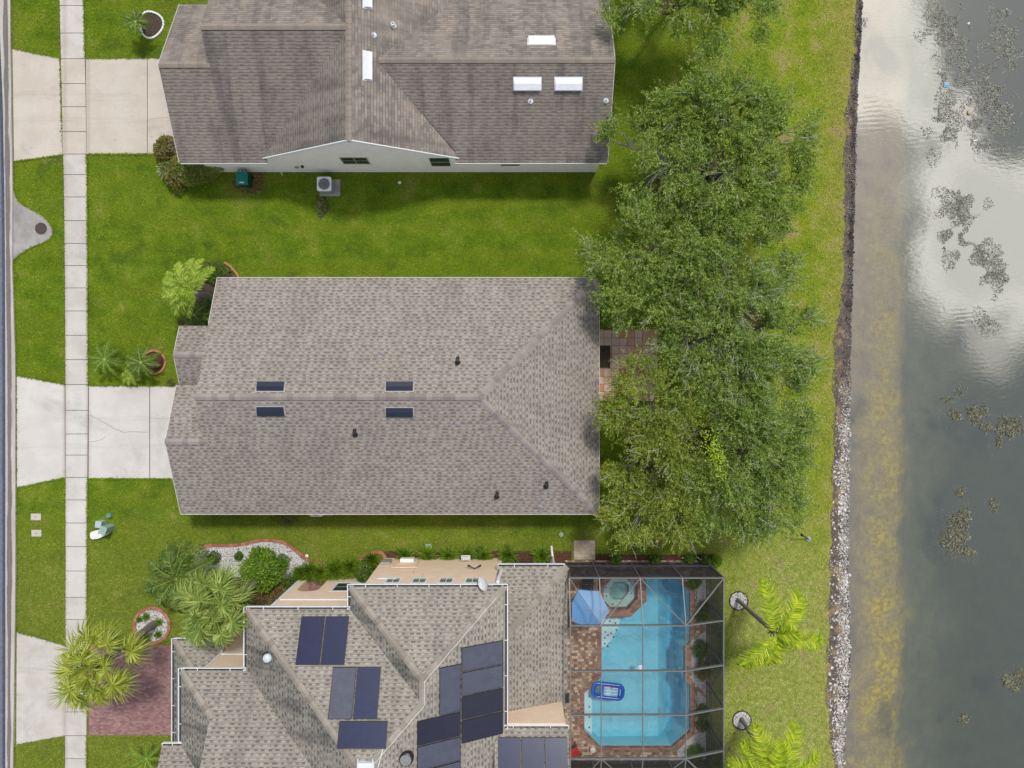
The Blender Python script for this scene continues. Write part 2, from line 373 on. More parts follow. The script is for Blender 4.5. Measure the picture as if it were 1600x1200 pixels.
M_edge2 = plain('terracotta_edging', (.46, .21, .1), .9, .2, var=.25)
M_mulch = plain('mulch', (.12, .058, .04), .95, .1, var=.8, scale=14, bump=.03)
M_soil = plain('soil', (.09, .07, .05), .95, .1, var=.6, scale=12, bump=.02)
M_bark = plain('palm_bark', (.22, .19, .16), .95, .1, var=.4, scale=8, bump=.03)
M_barkg = plain('grey_bark', (.24, .225, .2), .9, .15, var=.3, scale=6, bump=.02)
M_twig = plain('pale_twig', (.5, .49, .42), .9, .15, var=.3, scale=3)
M_oaktr = plain('oak_bark', (.16, .135, .11), .95, .1, var=.4, scale=6, bump=.03)
M_oak1 = leafmat('oak_leaves', (.05, .105, .014), (.185, .285, .04), (.46, .56, .11), (.4, .44, .05), .4, .42)
M_oak2 = leafmat('oak_leaves_dark', (.05, .105, .016), (.18, .28, .045), (.45, .55, .125), (.3, .36, .07), .25, .42)
M_oak3 = leafmat('oak_leaves_yellowing', (.065, .11, .012), (.21, .28, .03), (.47, .52, .085), (.55, .38, .06), .5, .42)
M_sabal = leafmat('fan_palm_leaf', (.12, .17, .018), (.29, .35, .035), (.55, .58, .10), (.5, .4, .08), .3)
M_sabal2 = leafmat('fan_palm_leaf_green', (.10, .17, .028), (.22, .31, .058), (.46, .52, .14), (.45, .36, .09), .35)
M_queen = leafmat('feather_palm_leaf', (.11, .2, .01), (.35, .47, .012), (.64, .70, .04), (.45, .34, .06), .2)
M_dkpalm = leafmat('dark_palm_leaf', (.05, .1, .016), (.11, .18, .03), (.24, .32, .06), (.35, .27, .03), .3)
M_areca = leafmat('bright_palm_leaf', (.10, .19, .018), (.28, .41, .035), (.5, .6, .09))
M_cycad = leafmat('young_palm_leaf', (.06, .13, .015), (.12, .22, .02), (.22, .34, .04))
M_bush = leafmat('bush_leaf', (.045, .1, .015), (.1, .18, .025), (.2, .29, .045))
M_bushl = leafmat('bright_bush_leaf', (.07, .16, .012), (.15, .29, .016), (.28, .42, .04))
M_croton = leafmat('croton_leaf', (.09, .1, .03), (.19, .19, .05), (.38, .3, .09), (.33, .14, .06), .6)
M_hedge = leafmat('clipped_hedge_leaf', (.09, .13, .025), (.2, .25, .05), (.38, .4, .09), (.25, .12, .06), .4)
M_lirio = leafmat('border_grass_leaf', (.05, .12, .012), (.14, .25, .02), (.3, .42, .04))
M_silver = leafmat('silver_leaf', (.3, .32, .3), (.45, .48, .45), (.65, .67, .63), trans=.1)
# ================================================================== THE SETTING
def lerp_poly(pts, y):
    """x of a pixel polyline [(x,y)...] at pixel row y (ends continue straight)"""
    if y <= pts[0][1]: return pts[0][0]
    for (xa, ya), (xb, yb) in zip(pts, pts[1:]):
        if y <= yb: return xa+(xb-xa)*(y-ya)/(yb-ya)
    return pts[-1][0]
GRASS_E = [(1335,0),(1334,60),(1331,110),(1324,160),(1319,230),(1318,320),(1316,420),(1313,470),(1305,505),(1302,560),(1303,620),(1304,665),(1301,720),(1299,790),(1296,850),(1294,930),(1294,1000),(1291,1060),(1293,1110),(1299,1160),(1302,1200)]
ROCK_E = [(1348,0),(1345,60),(1341,120),(1338,200),(1336,300),(1333,420),(1330,500),(1328,600),(1327,700),(1326,800),(1325,900),(1328,1000),(1327,1060),(1322,1130),(1316,1200)]
rows = [-23000, -6000, -900, -300]+list(range(-100, 1301, 12))+[1500, 2100, 7000, 23000]
def wig(y, k): return 2.2*math.sin(y*.09+k)+1.6*math.sin(y*.23+2*k)+1.2*math.sin(y*.51+k*3)
ge = [P(lerp_poly(GRASS_E, y)+(wig(y, 1) if -100 <= y <= 1300 else 0), y) for y in rows]
re_ = [P(lerp_poly(ROCK_E, y)+(wig(y, 4)*.7 if -100 <= y <= 1300 else 0), y, -.42) for y in rows]
# lawn: one sheet with an opening for the pool terrace
DX0, DX1, DY0, DY1 = 3.22, 11.75, -22.75, -10.62
def lawn_sheet():
    m = MB(); ys = [p[1] for p in ge]
    Y0, Y1 = ys[-1], ys[0]
    m.poly([(-900, Y0, 0), (DX0, Y0, 0), (DX0, Y1, 0), (-900, Y1, 0)])
    m.poly([(DX0, DY1, 0), (DX1, DY1, 0), (DX1, Y1, 0), (DX0, Y1, 0)])
    m.poly([(DX0, Y0, 0), (DX1, Y0, 0), (DX1, DY0, 0), (DX0, DY0, 0)])
    for a, b in zip(ge, ge[1:]): m.poly([(DX1, b[1], 0), (b[0], b[1], 0), (a[0], a[1], 0), (DX1, a[1], 0)])
    return m.build('lawn', M_grass)
struct(lawn_sheet())
# shore bank and pond bed
def bankmat():
    m, t, b = newmat('bank_earth'); p = t.pos(); n = t.noise(p, 1.2, 5, .6); n2 = t.noise(p, 8, 3)
    y = t.sep(p)[1]; br = t.math('MULTIPLY', t.step(n, .5, .66), .6)
    c = t.mix(br, t.ramp(n2, [(.3, (.055, .045, .04)), (.7, (.17, .14, .115))]), (.36, .24, .12))
    setc(t, b, c, .95, .15, 0, n2, .04); return m
def bedmat():
    m, t, b = newmat('pond_bed_silt'); p = t.pos(); x, y, z = t.sep(p)[0:3]
    n0 = t.noise(p, .16, 4, .6, .3); n1 = t.noise(p, .8, 6, .68, .5); n2 = t.noise(p, 3.6, 5, .68, .3); n3 = t.noise(p, 16, 3)
    c = t.ramp(n1, [(.3, (.33, .275, .225)), (.5, (.43, .36, .28)), (.7, (.52, .43, .33))])
    # bright algae mats growing on the shallow shelf
    e = t.math('ADD', x, t.math('ADD', t.math('ADD', t.math('MULTIPLY', t.math('SUBTRACT', n1, .5), 3.2), t.math('MULTIPLY', t.math('SUBTRACT', t.noise(p, .3, 3), .5), 3.0)), t.math('MULTIPLY', t.math('SUBTRACT', n2, .5), .8)))
    band = t.math('MULTIPLY', t.step(e, 20.4, 22.9), t.math('SUBTRACT', 1.0, t.step(e, 23.5, 25.1)))
    amt = t.math('ADD', .55, t.math('MULTIPLY', t.math('SUBTRACT', 1.0, t.step(y, -20, 4)), .5)); amt = t.math('MULTIPLY', amt, t.math('SUBTRACT', 1.0, t.math('MULTIPLY', t.step(y, 6, 15), .85))); amt = t.math('MULTIPLY', amt, t.math('ADD', .45, t.math('MULTIPLY', t.step(t.noise(p, .45, 4, .65, .6), .38, .62), .6)))
    alg = t.ramp(n2, [(.24, (.27, .22, .06)), (.42, (.52, .41, .09)), (.60, (.84, .66, .12))])
    c = t.mix(t.math('MULTIPLY', band, amt), c, alg)
    deep = t.step(e, 23.6, 25.2); dc = t.ramp(n1, [(.3, (.12, .145, .08)), (.7, (.25, .27, .165))])
    c = t.mix(t.math('MULTIPLY', deep, .85), c, dc); c = t.mix(t.step(t.math('ADD', x, t.math('MULTIPLY', t.math('SUBTRACT', n0, .5), 5)), 25.0, 28.5), c, t.ramp(n1, [(.3, (.055, .058, .022)), (.7, (.105, .105, .045))]))
    spot = t.math('MULTIPLY', t.step(n0, .6, .7), .55); c = t.mix(spot, c, (.07, .085, .05))
    c = t.mix(1.0, c, t.ramp(n3, [(.3, .8), (.7, 1.12)]), 'MULTIPLY')
    setc(t, b, c, 1.0, 0.0); return m
m = MB()
for (a, b), (c, dd) in zip(zip(ge, ge[1:]), zip(re_, re_[1:])):
    if abs(b[1]-a[1]) > 3: 
        m.poly([a, b, dd, c]); continue
    pa = [tuple(a[i]+(c[i]-a[i])*k for i in range(3)) for k in (0, .3, .65, 1)]; pb = [tuple(b[i]+(dd[i]-b[i])*k for i in range(3)) for k in (0, .3, .65, 1)]
    pa[1] = (pa[1][0], pa[1][1], -.07); pb[1] = (pb[1][0], pb[1][1], -.07)
    for k in range(3): m.poly([pa[k], pb[k], pb[k+1], pa[k+1]])
struct(m.build('shore_bank', bankmat()))
m = MB(); PROF = [(0, -.42), (.9, -.72), (2.1, -.85), (3.3, -1.0), (4.1, -1.55), (7, -2.2), (11, -2.6), (30, -3.2), (900, -3.2)]
for a, b in zip(re_, re_[1:]):
    for (o0, z0), (o1, z1) in zip(PROF, PROF[1:]): m.poly([(a[0]+o0, a[1], z0), (b[0]+o0, b[1], z0), (b[0]+o1, b[1], z1), (a[0]+o1, a[1], z1)])
struct(m.build('pond_bed', bedmat()))
def watermat(name, tint, murk, murkamt, spec, bump, scale):
    m, t, b = newmat(name); t.n.remove(b); p = t.pos()
    wv = t.noise(t.vmul(p, (1, 2.2, 1)), scale, 3, .55, .4); w2 = t.noise(p, scale*.18, 2)
    rp = t.node('ShaderNodeTexWave', {'Vector': t.node('ShaderNodeMapping', {0: p, 2: (0, 0, 1.45)}).outputs[0], 'Scale': 1.1, 'Distortion': 3.0, 'Detail': 2.0, 'Detail Scale': .7}).outputs[0]
    hgt = t.math('ADD', wv, t.math('MULTIPLY', t.math('MULTIPLY', rp, t.step(w2, .5, .7)), .5))
    bn = t.node('ShaderNodeBump', {'Height': hgt, 'Distance': bump, 'Strength': .5})
    tr = t.node('ShaderNodeBsdfTransparent', {0: tint})
    df = t.node('ShaderNodeBsdfDiffuse', {0: murk}); gl = t.node('ShaderNodeBsdfGlossy', {0: (1, 1, 1), 1: .03}); t.l.new(bn.outputs[0], gl.inputs['Normal'])
    m1 = t.node('ShaderNodeMixShader', {0: t.math('MULTIPLY', t.math('ADD', .25, t.math('MULTIPLY', t.step(t.sep(p)[0], 22.2, 25.5), .85)), murkamt), 1: tr.outputs[0], 2: df.outputs[0]})
    fr = t.node('ShaderNodeFresnel', {0: 1.33}); f = t.math('ADD', t.math('MULTIPLY', fr.outputs[0], 2.0), spec, clamp=True)
    m2 = t.node('ShaderNodeMixShader', {0: f, 1: m1.outputs[0], 2: gl.outputs[0]})
    t.l.new(m2.outputs[0], t.n['Material Output'].inputs[0]); return m
M_pond = watermat('pond_water', (.90, .92, .84), (.275, .262, .11), .21, .225, .0035, 2.4)
m = MB(); WZ = -.40
for a, b in zip(re_, re_[1:]): m.poly([(a[0]-.35, a[1], WZ), (b[0]-.35, b[1], WZ), (900, b[1], WZ), (900, a[1], WZ)])
struct(m.build('pond_water', M_pond))

# ---- road, gutter, kerb
ROAD_E = [(-2,0),(5,160),(7.5,300),(8.5,420),(9,600),(9,1200)]
KERB_F = [(13,0),(15.5,150),(17.5,300),(18,420),(20.5,560),(20.5,900),(17.5,1060),(17.5,1200)]
KERB_B = [(17.5,0),(19,150),(21.5,300),(21,420),(25.5,560),(26,900),(24,1060),(22,1200)]
rr = [-1500, -400]+list(range(-60, 1261, 40))+[1600, 2700]
def strip(m, pa, za, pb, zb, mi=0):
    for y0, y1 in zip(rr, rr[1:]):
        m.poly([P(lerp_poly(pa, y0), y0)[:2]+(za,), P(lerp_poly(pb, y0), y0)[:2]+(zb,), P(lerp_poly(pb, y1), y1)[:2]+(zb,), P(lerp_poly(pa, y1), y1)[:2]+(za,)], mi)
m = MB()
for y0, y1 in zip(rr, rr[1:]):
    xa, xb = lerp_poly(ROAD_E, y0), lerp_poly(ROAD_E, y1)
    m.poly([P(-260, y0)[:2]+(.012,), P(xa-5, y0)[:2]+(.012,), P(xb-5, y1)[:2]+(.012,), P(-260, y1)[:2]+(.012,)], 0)
    m.poly([P(xa-5, y0)[:2]+(.012,), P(xa, y0)[:2]+(.012,), P(xb, y1)[:2]+(.012,), P(xb-5, y1)[:2]+(.012,)], 1)
struct(m.build('road', [M_asph2, M_asph]))
def guttermat():
    mm, t, b = newmat('gutter_concrete'); p = t.pos(); x = t.sep(p)[0]
    n = t.noise(t.vmul(p, (3, .25, 1)), 1.4, 5, .6, .3); n2 = t.noise(p, 14, 3)
    xx = t.math('ADD', x, t.math('MULTIPLY', t.math('SUBTRACT', n, .5), .35))
    xx = t.math('ADD', xx, t.math('MULTIPLY', t.math('MAXIMUM', t.sep(p)[1], 0.0), .0105))
    band = t.math('MULTIPLY', t.step(xx, -30.34, -30.27), t.math('SUBTRACT', 1.0, t.step(xx, -30.08, -30.0)))
    c = t.ramp(n, [(.3, (.42, .38, .34)), (.7, (.56, .53, .49))])
    c = t.mix(t.math('MULTIPLY', band, .85), c, (.13, .112, .108))
    c = t.mix(1.0, c, t.ramp(n2, [(.3, .85), (.7, 1.05)]), 'MULTIPLY'); setc(t, b, c, .9, .2, 0, n2, .004); return mm
m = MB(); G2 = [(x+(a-x)*.99, y) for (x, y), a in zip(ROAD_E, [11, 13, 15, 16, 18, 18])]
strip(m, ROAD_E, .03, KERB_F, .034); strip(m, KERB_F, .034, [(x+.8, y) for x, y in KERB_F], .11); strip(m, [(x+.8, y) for x, y in KERB_F], .11, KERB_B, .115); strip(m, KERB_B, .115, [(x+.2, y) for x, y in KERB_B], 0.0)
struct(m.build('kerb_gutter', guttermat()))
# ---- sidewalk slabs, each a raised sheet over the dirt of the joints
SW_L = [(93.5,0),(97,150),(100.5,300),(102,450),(102.8,600),(103,900),(102,1200)]
SW_R = [(131,0),(134.3,150),(136.5,300),(137.3,450),(138,600),(137,760),(136,900),(135.5,1200)]
JT = [-1500,-140,-100,-62,-28,9,52,92,131,167,206,241,273,308,345,380.5,415,450,486,524,562,601,641,678,711,746,781,817,854,892,933,968,1008,1046,1080,1112,1149,1185,1220,1260,1300,2700]
m = MB(); rr_old = rr
for y0, y1 in zip(JT, JT[1:]):
    a0, a1 = lerp_poly(SW_L, y0), lerp_poly(SW_L, y1); b0, b1 = lerp_poly(SW_R, y0), lerp_poly(SW_R, y1)
    m.poly([P(a0-1.6, y0)[:2]+(.010,), P(b0+.5, y0)[:2]+(.010,), P(b1+.5, y1)[:2]+(.010,), P(a1-1.6, y1)[:2]+(.010,)], 1)
    g = .45
    pts = [P2(a0, y0+g), P2(b0, y0+g), P2(b1, y1-g), P2(a1, y1-g)]
    warm = 92 <= y0 < 241
    m.prism(pts, .012, .034+.006*random.random(), 2 if warm else (3 if 601 <= y0 < 900 else 0))
struct(m.build('sidewalk', [M_conc2, M_joint, M_conc3, M_conc]))
def drive(name, pieces, mats, cracks=(), base=None):
    m = MB()
    if base: m.prism([P2(*q) for q in base], .004, .012, 1)
    for pts, mi in pieces: m.prism([P2(*q) for q in pts], .013, .03, mi)
    for c, wd in cracks:
        for a, b in zip(c, c[1:]):
            A = Vector(P(*a)); B = Vector(P(*b)); t = (B-A).normalized(); nn = Vector((-t.y, t.x, 0))*wd; A -= t*.01; B += t*.01
            m.poly([(A+nn)[:2]+(.0335,), (A-nn)[:2]+(.0335,), (B-nn)[:2]+(.0335,), (B+nn)[:2]+(.0335,)], 2)
    return struct(m.build(name, mats))
def jag(pts, n=4, amp=.9):
    out = []
    for a, b in zip(pts, pts[1:]):
        for k in range(n): out.append((a[0]+(b[0]-a[0])*k/n+random.uniform(-amp, amp), a[1]+(b[1]-a[1])*k/n+random.uniform(-amp, amp)))
    return out+[pts[-1]]
drive('driveway', [([(20,77),(95.3,92),(98.3,242),(22.5,252)], 0), ([(134.5,92),(230,91.5),(230,240.5),(136,241)], 0), ([(231,91.5),(300,91),(300,240),(231,240.5)], 0)], [M_conc3, M_joint, M_crack],
      [(jag([(232,188),(247,184),(290,185)]), .012), (jag([(140,158),(185,156),(228,158)]), .005)], [(19.5,76),(97,91.5),(134,91.5),(300,90.5),(300,241),(136,241.6),(99,242.5),(22,253)])
drive('driveway', [([(26.5,587),(101.4,601),(101.9,746),(27,762)], 0), ([(139.2,603),(233.8,603),(233.8,747.5),(138.8,747.5)], 0), ([(235,603),(310,603),(310,747.5),(235,747.5)], 0)], [M_conc, M_joint, M_crack],
      [(jag([(140,648),(162,660),(177,669),(193,675),(233,675)]), .016), (jag([(140,691),(158,687),(165,682)]), .013), (jag([(236,655),(300,654)]), .009)], [(26,586),(102,600.5),(310,602.5),(310,748),(102,747),(26.5,763)])
drive('driveway', [([(26.5,987),(102,1008),(102,1149.5),(26,1163)], 0)], [M_conc2, M_joint, M_crack], [(jag([(28,1042),(101,1050)]), .006)], [(26,986),(102.5,1007),(102.5,1150),(25.5,1164)])
drive('driveway', [([(139,1008),(292,1008),(292,1149),(139,1149)], 0)], [M_redpav, M_joint, M_crack], [], [(138,1007),(293,1007),(293,1150),(138,1150)])
m = MB(); AP = [(21.8,298),(23.5,306),(28,314),(36,321),(47,327.5),(60,333.5),(71,341.5),(79,351.5),(83,360),(82.4,367),(77,374),(66,380),(53,384.5),(42,390),(33,396),(25,403),(21.5,406)]
m.prism([P2(*q) for q in AP], .004, .05); ap = struct(m.build('drain_apron', M_conc4))
# manhole lid set in the apron
t = thing('manhole_cover', 'round dark iron manhole cover in the grey concrete apron by the kerb', 'manhole', P(64, 357, .05))
m = MB(); m.lathe([(.38, 0), (.38, .012)], P(64, 357, .05), 32); m.build('rim', M_grey, t)
m = MB(); c = P(64, 357, .062); m.lathe([(.355, 0), (.355, .01)], c, 32)
for k in range(-4, 5):
    L = math.sqrt(max(0, .33**2-(k*.07)**2)); m.box(c[0]-L, c[0]+L, c[1]+k*.07-.012, c[1]+k*.07+.012, c[2]+.01, c[2]+.018)
m.build('lid', plain('iron', (.085, .065, .06), .7, .3, var=.3), t)
# ---- patio behind the middle house
m = MB(); m.prism([P2(925,515),P2(1027,515),P2(1027,626),P2(925,626)], .004, .045)
struct(m.build('patio', M_patio))
m = MB(); m.prism([P2(930,540),P2(953.5,540),P2(953.5,575),P2(930,575)], .0455, .055); struct(m.build('soil_bed', M_soil))
# paver step by the pool cage
m = MB(); m.prism([P2(896.5,844),P2(929.5,844),P2(929.5,874),P2(896.5,874)], .004, .06); struct(m.build('paver_step', M_pavstep))
# rough patches under the oaks
def blob(name, c, rx, ry, z, mat, seed=0, n=40, amp=.18, kind=True):
    rnd = random.Random(seed); ph = [rnd.uniform(0, 6.28) for _ in range(4)]; m = MB(); pts = []
    for k in range(n):
        g = 2*math.pi*k/n; q = 1+amp*(math.sin(3*g+ph[0])*.5+math.sin(5*g+ph[1])*.35+math.sin(8*g+ph[2])*.25)
        pts.append((c[0]+rx*q*math.cos(g), c[1]+ry*q*math.sin(g), z))
    m.poly(pts); o = m.build(name, mat)
    return struct(o) if kind else o
# ================================================================== HOUSES
def caps(m, p, q, w=.17, drop=.42, seg=.3, lift=.035, m_i=0):
    """overlapping ridge shingles along a ridge or hip"""
    p = Vector(p); q = Vector(q); L = (q-p).length; n = max(1, int(L/seg)); t = (q-p)/n; hd = Vector((t.x, t.y, 0)).normalized(); a = Vector((-hd.y, hd.x, 0))
    for k in range(n):
        A = p+t*k; B = p+t*(k+1.12)
        l0 = lift+.0; l1 = lift+.018
        v = [A+a*w-Vector((0,0,w*drop-l1)), A+Vector((0,0,l1)), A-a*w-Vector((0,0,w*drop-l1)), B+a*w-Vector((0,0,w*drop-l0)), B+Vector((0,0,l0)), B-a*w-Vector((0,0,w*drop-l0))]
        lo = [x-Vector((0,0,.03)) for x in v]
        m.add(v+lo, [[0,3,4,1],[1,4,5,2],[0,1,7,6],[1,2,8,7],[0,6,9,3],[2,5,11,8]], m_i)
def gutter(m, p, q, out, w=.14, h=.1, ticks=True):
    """open trough along an eave; out = horizontal unit vector away from the roof; m: 0 white lip, 1 dark floor"""
    p = Vector(p); q = Vector(q); o = Vector((*out, 0)); t = (q-p).normalized(); up = Vector((0, 0, 1))
    def bx(a0, a1, z0, z1, mi, s=0.0, e=1.0):
        A = p+(q-p)*s; B = p+(q-p)*e
        v = [A+o*a0+up*z0, B+o*a0+up*z0, B+o*a1+up*z0, A+o*a1+up*z0, A+o*a0+up*z1, B+o*a0+up*z1, B+o*a1+up*z1, A+o*a1+up*z1]
        m.add(v, [[3,2,1,0],[4,5,6,7],[0,1,5,4],[1,2,6,5],[2,3,7,6],[3,0,4,7]], mi)
    bx(.01, w-.03, -h, -h+.02, 1); bx(w-.03, w+.018, -h-.01, .02, 0)
    L = (q-p).length; n = max(1, int(L/1.5))
    if ticks:
        for k in range(n):
            s = (k+.5)/n; bx(-.02, w, -.012, .008, 0, s-.018/L, s+.018/L)
    bx(.0, w+.018, -h-.005, .022, 0, 0, .03/L); bx(.0, w+.018, -h-.005, .022, 0, 1-.03/L, 1)
def win_y(root, x0, x1, z0, z1, y, face, fw=.09, nx=2, ny=2, glass=None, frame=None, label=None):
    """window in a wall that faces +y (face=1) or -y (face=-1); muntins nx by ny"""
    f = face; m = MB()
    def b(a, c, d, e, p0, p1): m.box(a, c, min(y+f*p0, y+f*p1), max(y+f*p0, y+f*p1), d, e)
    b(x0, x1, z1-fw, z1, -.02, .012); b(x0, x1, z0, z0+fw, -.02, .02); b(x0, x0+fw, z0+fw, z1-fw, -.02, .012); b(x1-fw, x1, z0+fw, z1-fw, -.02, .012)
    for k in range(1, nx): xx = x0+(x1-x0)*k/nx; b(xx-.018, xx+.018, z0+fw, z1-fw, .003, .007)
    for k in range(1, ny): zz = z0+(z1-z0)*k/ny; b(x0+fw, x1-fw, zz-.018, zz+.018, .003, .006)
    wo = m.build('window', frame or M_white, root)
    if label: wo['label'] = label
    m = MB(); b(x0+fw, x1-fw, z0+fw, z1-fw, -.015, .004); m.build('pane', glass or M_glass, wo, tuple(root['_o']))
    return wo
def pipe(root, pos, hgt=.3, r=.055, mat=None, goose=False, name='vent_pipe'):
    m = MB(); x, y, z = pos
    m.lathe([(.16, -.03), (.15, .01), (r+.02, .09)], pos, 12)
    if goose: m.tube([(x, y, z+.05), (x, y, z+hgt*.7), (x+.02, y+.08, z+hgt), (x+.03, y+.2, z+hgt*.95), (x+.03, y+.26, z+hgt*.75)], [r*1.3, r*1.3, r*1.4, r*1.5, r*1.6], 10)
    else: m.lathe([(r, .05), (r, hgt), (r*.7, hgt), (r*.7, hgt-.1)], pos, 12)
    return m.build(name, mat or M_black, root, smooth=False)
def offridge(root, c, L, Wd, axis, slope, up, mats, hgt=.14):
    """low ridge vent: a folded metal box lying on the slope. axis 'x'/'y' = long side; up = unit (dx,dy) uphill"""
    m = MB(); ax = Vector((1, 0, 0)) if axis == 'x' else Vector((0, 1, 0)); u = Vector((up[0], up[1], slope)).normalized(); n = ax.cross(u)
    if n.z < 0: n = -n
    C = Vector(c)
    def P_(a, b, h): return C+ax*a+u*b+n*h
    a, b = L/2, Wd/2
    v = [P_(-a-.06, -b-.05, .01), P_(a+.06, -b-.05, .01), P_(a+.06, b+.05, .01), P_(-a-.06, b+.05, .01)]
    m.add(v+[p+n*.012 for p in v], [[4,5,6,7],[0,1,5,4],[1,2,6,5],[2,3,7,6],[3,0,4,7]], 1)
    top = [P_(-a, -b, hgt), P_(a, -b, hgt), P_(a, b*.1, hgt*.95), P_(-a, b*.1, hgt*.95), P_(a, b, .045), P_(-a, b, .045)]
    lo = [P_(-a, -b, .022), P_(a, -b, .022)]
    m.add(top+lo, [[0,1,2,3],[3,2,4,5],[6,7,1,0]], 0)
    m.add([P_(-a, -b, .022), top[0], top[3], top[5]], [[0,1,2,3]], 0); m.add([P_(a, -b, .022), top[1], top[2], top[4]], [[3,2,1,0]], 0)
    m.add([P_(-a-.05, -b-.05, .028), P_(a+.05, -b-.05, .028), P_(a+.05, -b-.012, .05), P_(-a-.05, -b-.012, .05)], [[0,1,2,3]], 1)
    return m.build('roof_vent', mats, root)

# ------------------------------------------------------------------ the middle house
E1 = 2.75; S1 = .42
ch = thing('house', 'single-storey middle house with an even taupe hip roof and four dark blue vents', 'house', (-6.8, -.67, 0))
xW, xE, yN, yS, yR = -16.55, 4.89, 5.97, -7.31, -.67
zR = E1+S1*(yN-yR); xP = xE-(yN-yR)
xG, yG = -18.6, -3.09; zG = E1+S1*(yG-yS)
xO, yO = -18.67, 1.62; zO = E1+S1*1.65
m = MB()
m.slab([(xW, yN, E1), (xE, yN, E1), (xP, yR, zR), (xW, yR, zR)])
m.slab([(xE, yN, E1), (xE, yS, E1), (xP, yR, zR)])
m.slab([(xG, yS, E1), (xE, yS, E1), (xP, yR, zR), (xW, yR, zR), (xW, yG, zG), (xG, yG, zG)])
m.slab([(xG, yG, zG), (xW+.3, yG, zG), (xW+.3, -.05, zG-S1*(-.05-yG)), (xG, -.05, zG-S1*(-.05-yG))])
m.slab([(xO, yO, zO), (xW+.25, yO, zO), (xW+.25, yO+1.65, E1), (xO, yO+1.65, E1)])
m.slab([(xO, yO, zO), (xW+.25, yO, zO), (xW+.25, -.03, E1), (xO, -.03, E1)])
m.build('roof', M_sh1, ch)
for a, b in (((xW-.02, yR, zR), (xP, yR, zR)), ((xE, yN, E1), (xP, yR, zR)), ((xE, yS, E1), (xP, yR, zR)), ((xG-.02, yG, zG), (xW+.1, yG, zG)), ((xO-.02, yO, zO), (xW, yO, zO))):
    m = MB(); caps(m, a, b, .17, .4); m.build('ridge_cap', M_cap1, ch)
m = MB()                                                        # pale drip edge
for a, b in (((xW-.012, yN+.012, E1), (xE, yN+.012, E1)), ((xE+.012, yN, E1), (xE+.012, yS, E1)), ((xG, yS-.012, E1), (xE, yS-.012, E1)), ((xW-.012, yN, E1), (xW-.012, yO+1.65, E1+S1*(yN-yO-1.65))),
             ((xG-.012, yS, E1), (xG-.012, yG, zG)), ((xG-.012, yG, zG), (xG-.012, -.05, zG-S1*(-.05-yG))), ((xO-.012, yO+1.65, E1), (xO-.012, yO, zO)), ((xO-.012, -.03, E1), (xO-.012, yO, zO))):
    m.bar((a[0], a[1], a[2]+.012), (b[0], b[1], b[2]+.012), .03, .17)
m.build('fascia', M_fasc, ch)
m = MB(); m.prism([(xW+.35, yN-.45), (xE-.45, yN-.45), (xE-.45, yS+.45), (xG+.35, yS+.45), (xG+.35, -.5), (xW+.35, -.5)], 0, 2.66)
m.add([(xW+.33, yN-.45, 2.6), (xW+.33, -.4, 2.6), (xW+.33, -.67, zR-.16)], [[0,1,2]]); m.build('wall', M_cream, ch)
for yy in (3.0, .2): m = MB(); m.box(xO+.15, xO+.35, yy-.1, yy+.1, 0, 2.62); m.build('porch_post', M_white, ch)
m = MB(); m.box(xG+.28, xG+.34, -6.2, -1.2, .02, 2.2)
for k in range(4): m.box(xG+.262, xG+.282, -6.1, -1.3, .1+k*.54, .52+k*.54)
m.build('garage_door', M_white, ch)
win_y(ch, -9, -7.6, 1, 2.3, yN-.45, 1); win_y(ch, -2, -.6, 1, 2.3, yN-.45, 1)
def pl1n(x, y): return zR-S1*(y-yR)
def pl1s(x, y): return zR-S1*(yR-y)
M_navy = plain('navy_metal', (.014, .021, .04), .35, .5, var=.2); M_vlip = plain('vent_flange', (.45, .43, .42), .5, .4)
for px, py in ((423, 604.5), (624.5, 604.5)): offridge(ch, onplane(px, py, pl1n), 1.42, .48, 'x', S1, (0, -1), [M_navy, M_vlip])
for px, py in ((423, 642), (624.5, 643.5)): offridge(ch, onplane(px, py, pl1s), 1.42, .48, 'x', S1, (0, 1), [M_navy, M_vlip])
for px, py, f in ((715, 567, pl1n), (555, 679, pl1s), (853, 760, pl1s), (776, 776, pl1s)): pipe(ch, onplane(px, py, f), .34, .06, M_black, True)
for px, py, f in ((596, 552, pl1n), (715, 662, pl1s), (845, 792, pl1s)): pipe(ch, onplane(px, py, f), .14, .04, M_grey)

# ------------------------------------------------------------------ the upper house with the streaked roof
E2 = 2.8; S2 = .5
uh = thing('house', 'single-storey cream house with a streaked brown roof, wide gable and white roof vents', 'house', (-6.6, 18.5, 0))
yE = 12.4; zF1 = E2+S2*(16.9-yE); zF2 = E2+S2*(18.5-yE); zE_ = E2+S2*(17.1-yE); xc = -8.46; hw = 5.65; zC = zF2; SC2 = (zC-E2)/hw
m = MB()
m.slab([(-18.65, yE, E2), (-13.75, yE, E2), (-13.75, 12.76, E2+.18), (-8.46, 18.5, zF2), (-16.12, 18.5, zF2), (-16.12, 16.9, zF1), (-18.65, 16.9, zF1)], .13, 1)
m.slab([(-18.7, 16.9, zF1), (-15.9, 16.9, zF1), (-15.9, 21.3, E2), (-18.65, 21.3, E2)])
m.slab([(-16.12, 18.5, zF2), (-8.46, 18.5, zF2), (-8.46, 24.6, E2), (-16.12, 24.6, E2)])
m.slab([(xc, 12.66, zC), (xc, 31, zC), (xc-hw, 31, E2), (xc-hw, 12.66, E2)], .13, 1)
m.slab([(xc, 12.66, zC), (xc, 31, zC), (xc+hw, 31, E2), (xc+hw, 12.66, E2)])
m.slab([(-3.15, yE, E2), (5.35, yE, E2), (5.42, 17.1, zE_), (-7.2, 17.1, zE_), (-3.15, 12.95, E2+.27)], .13, 1)
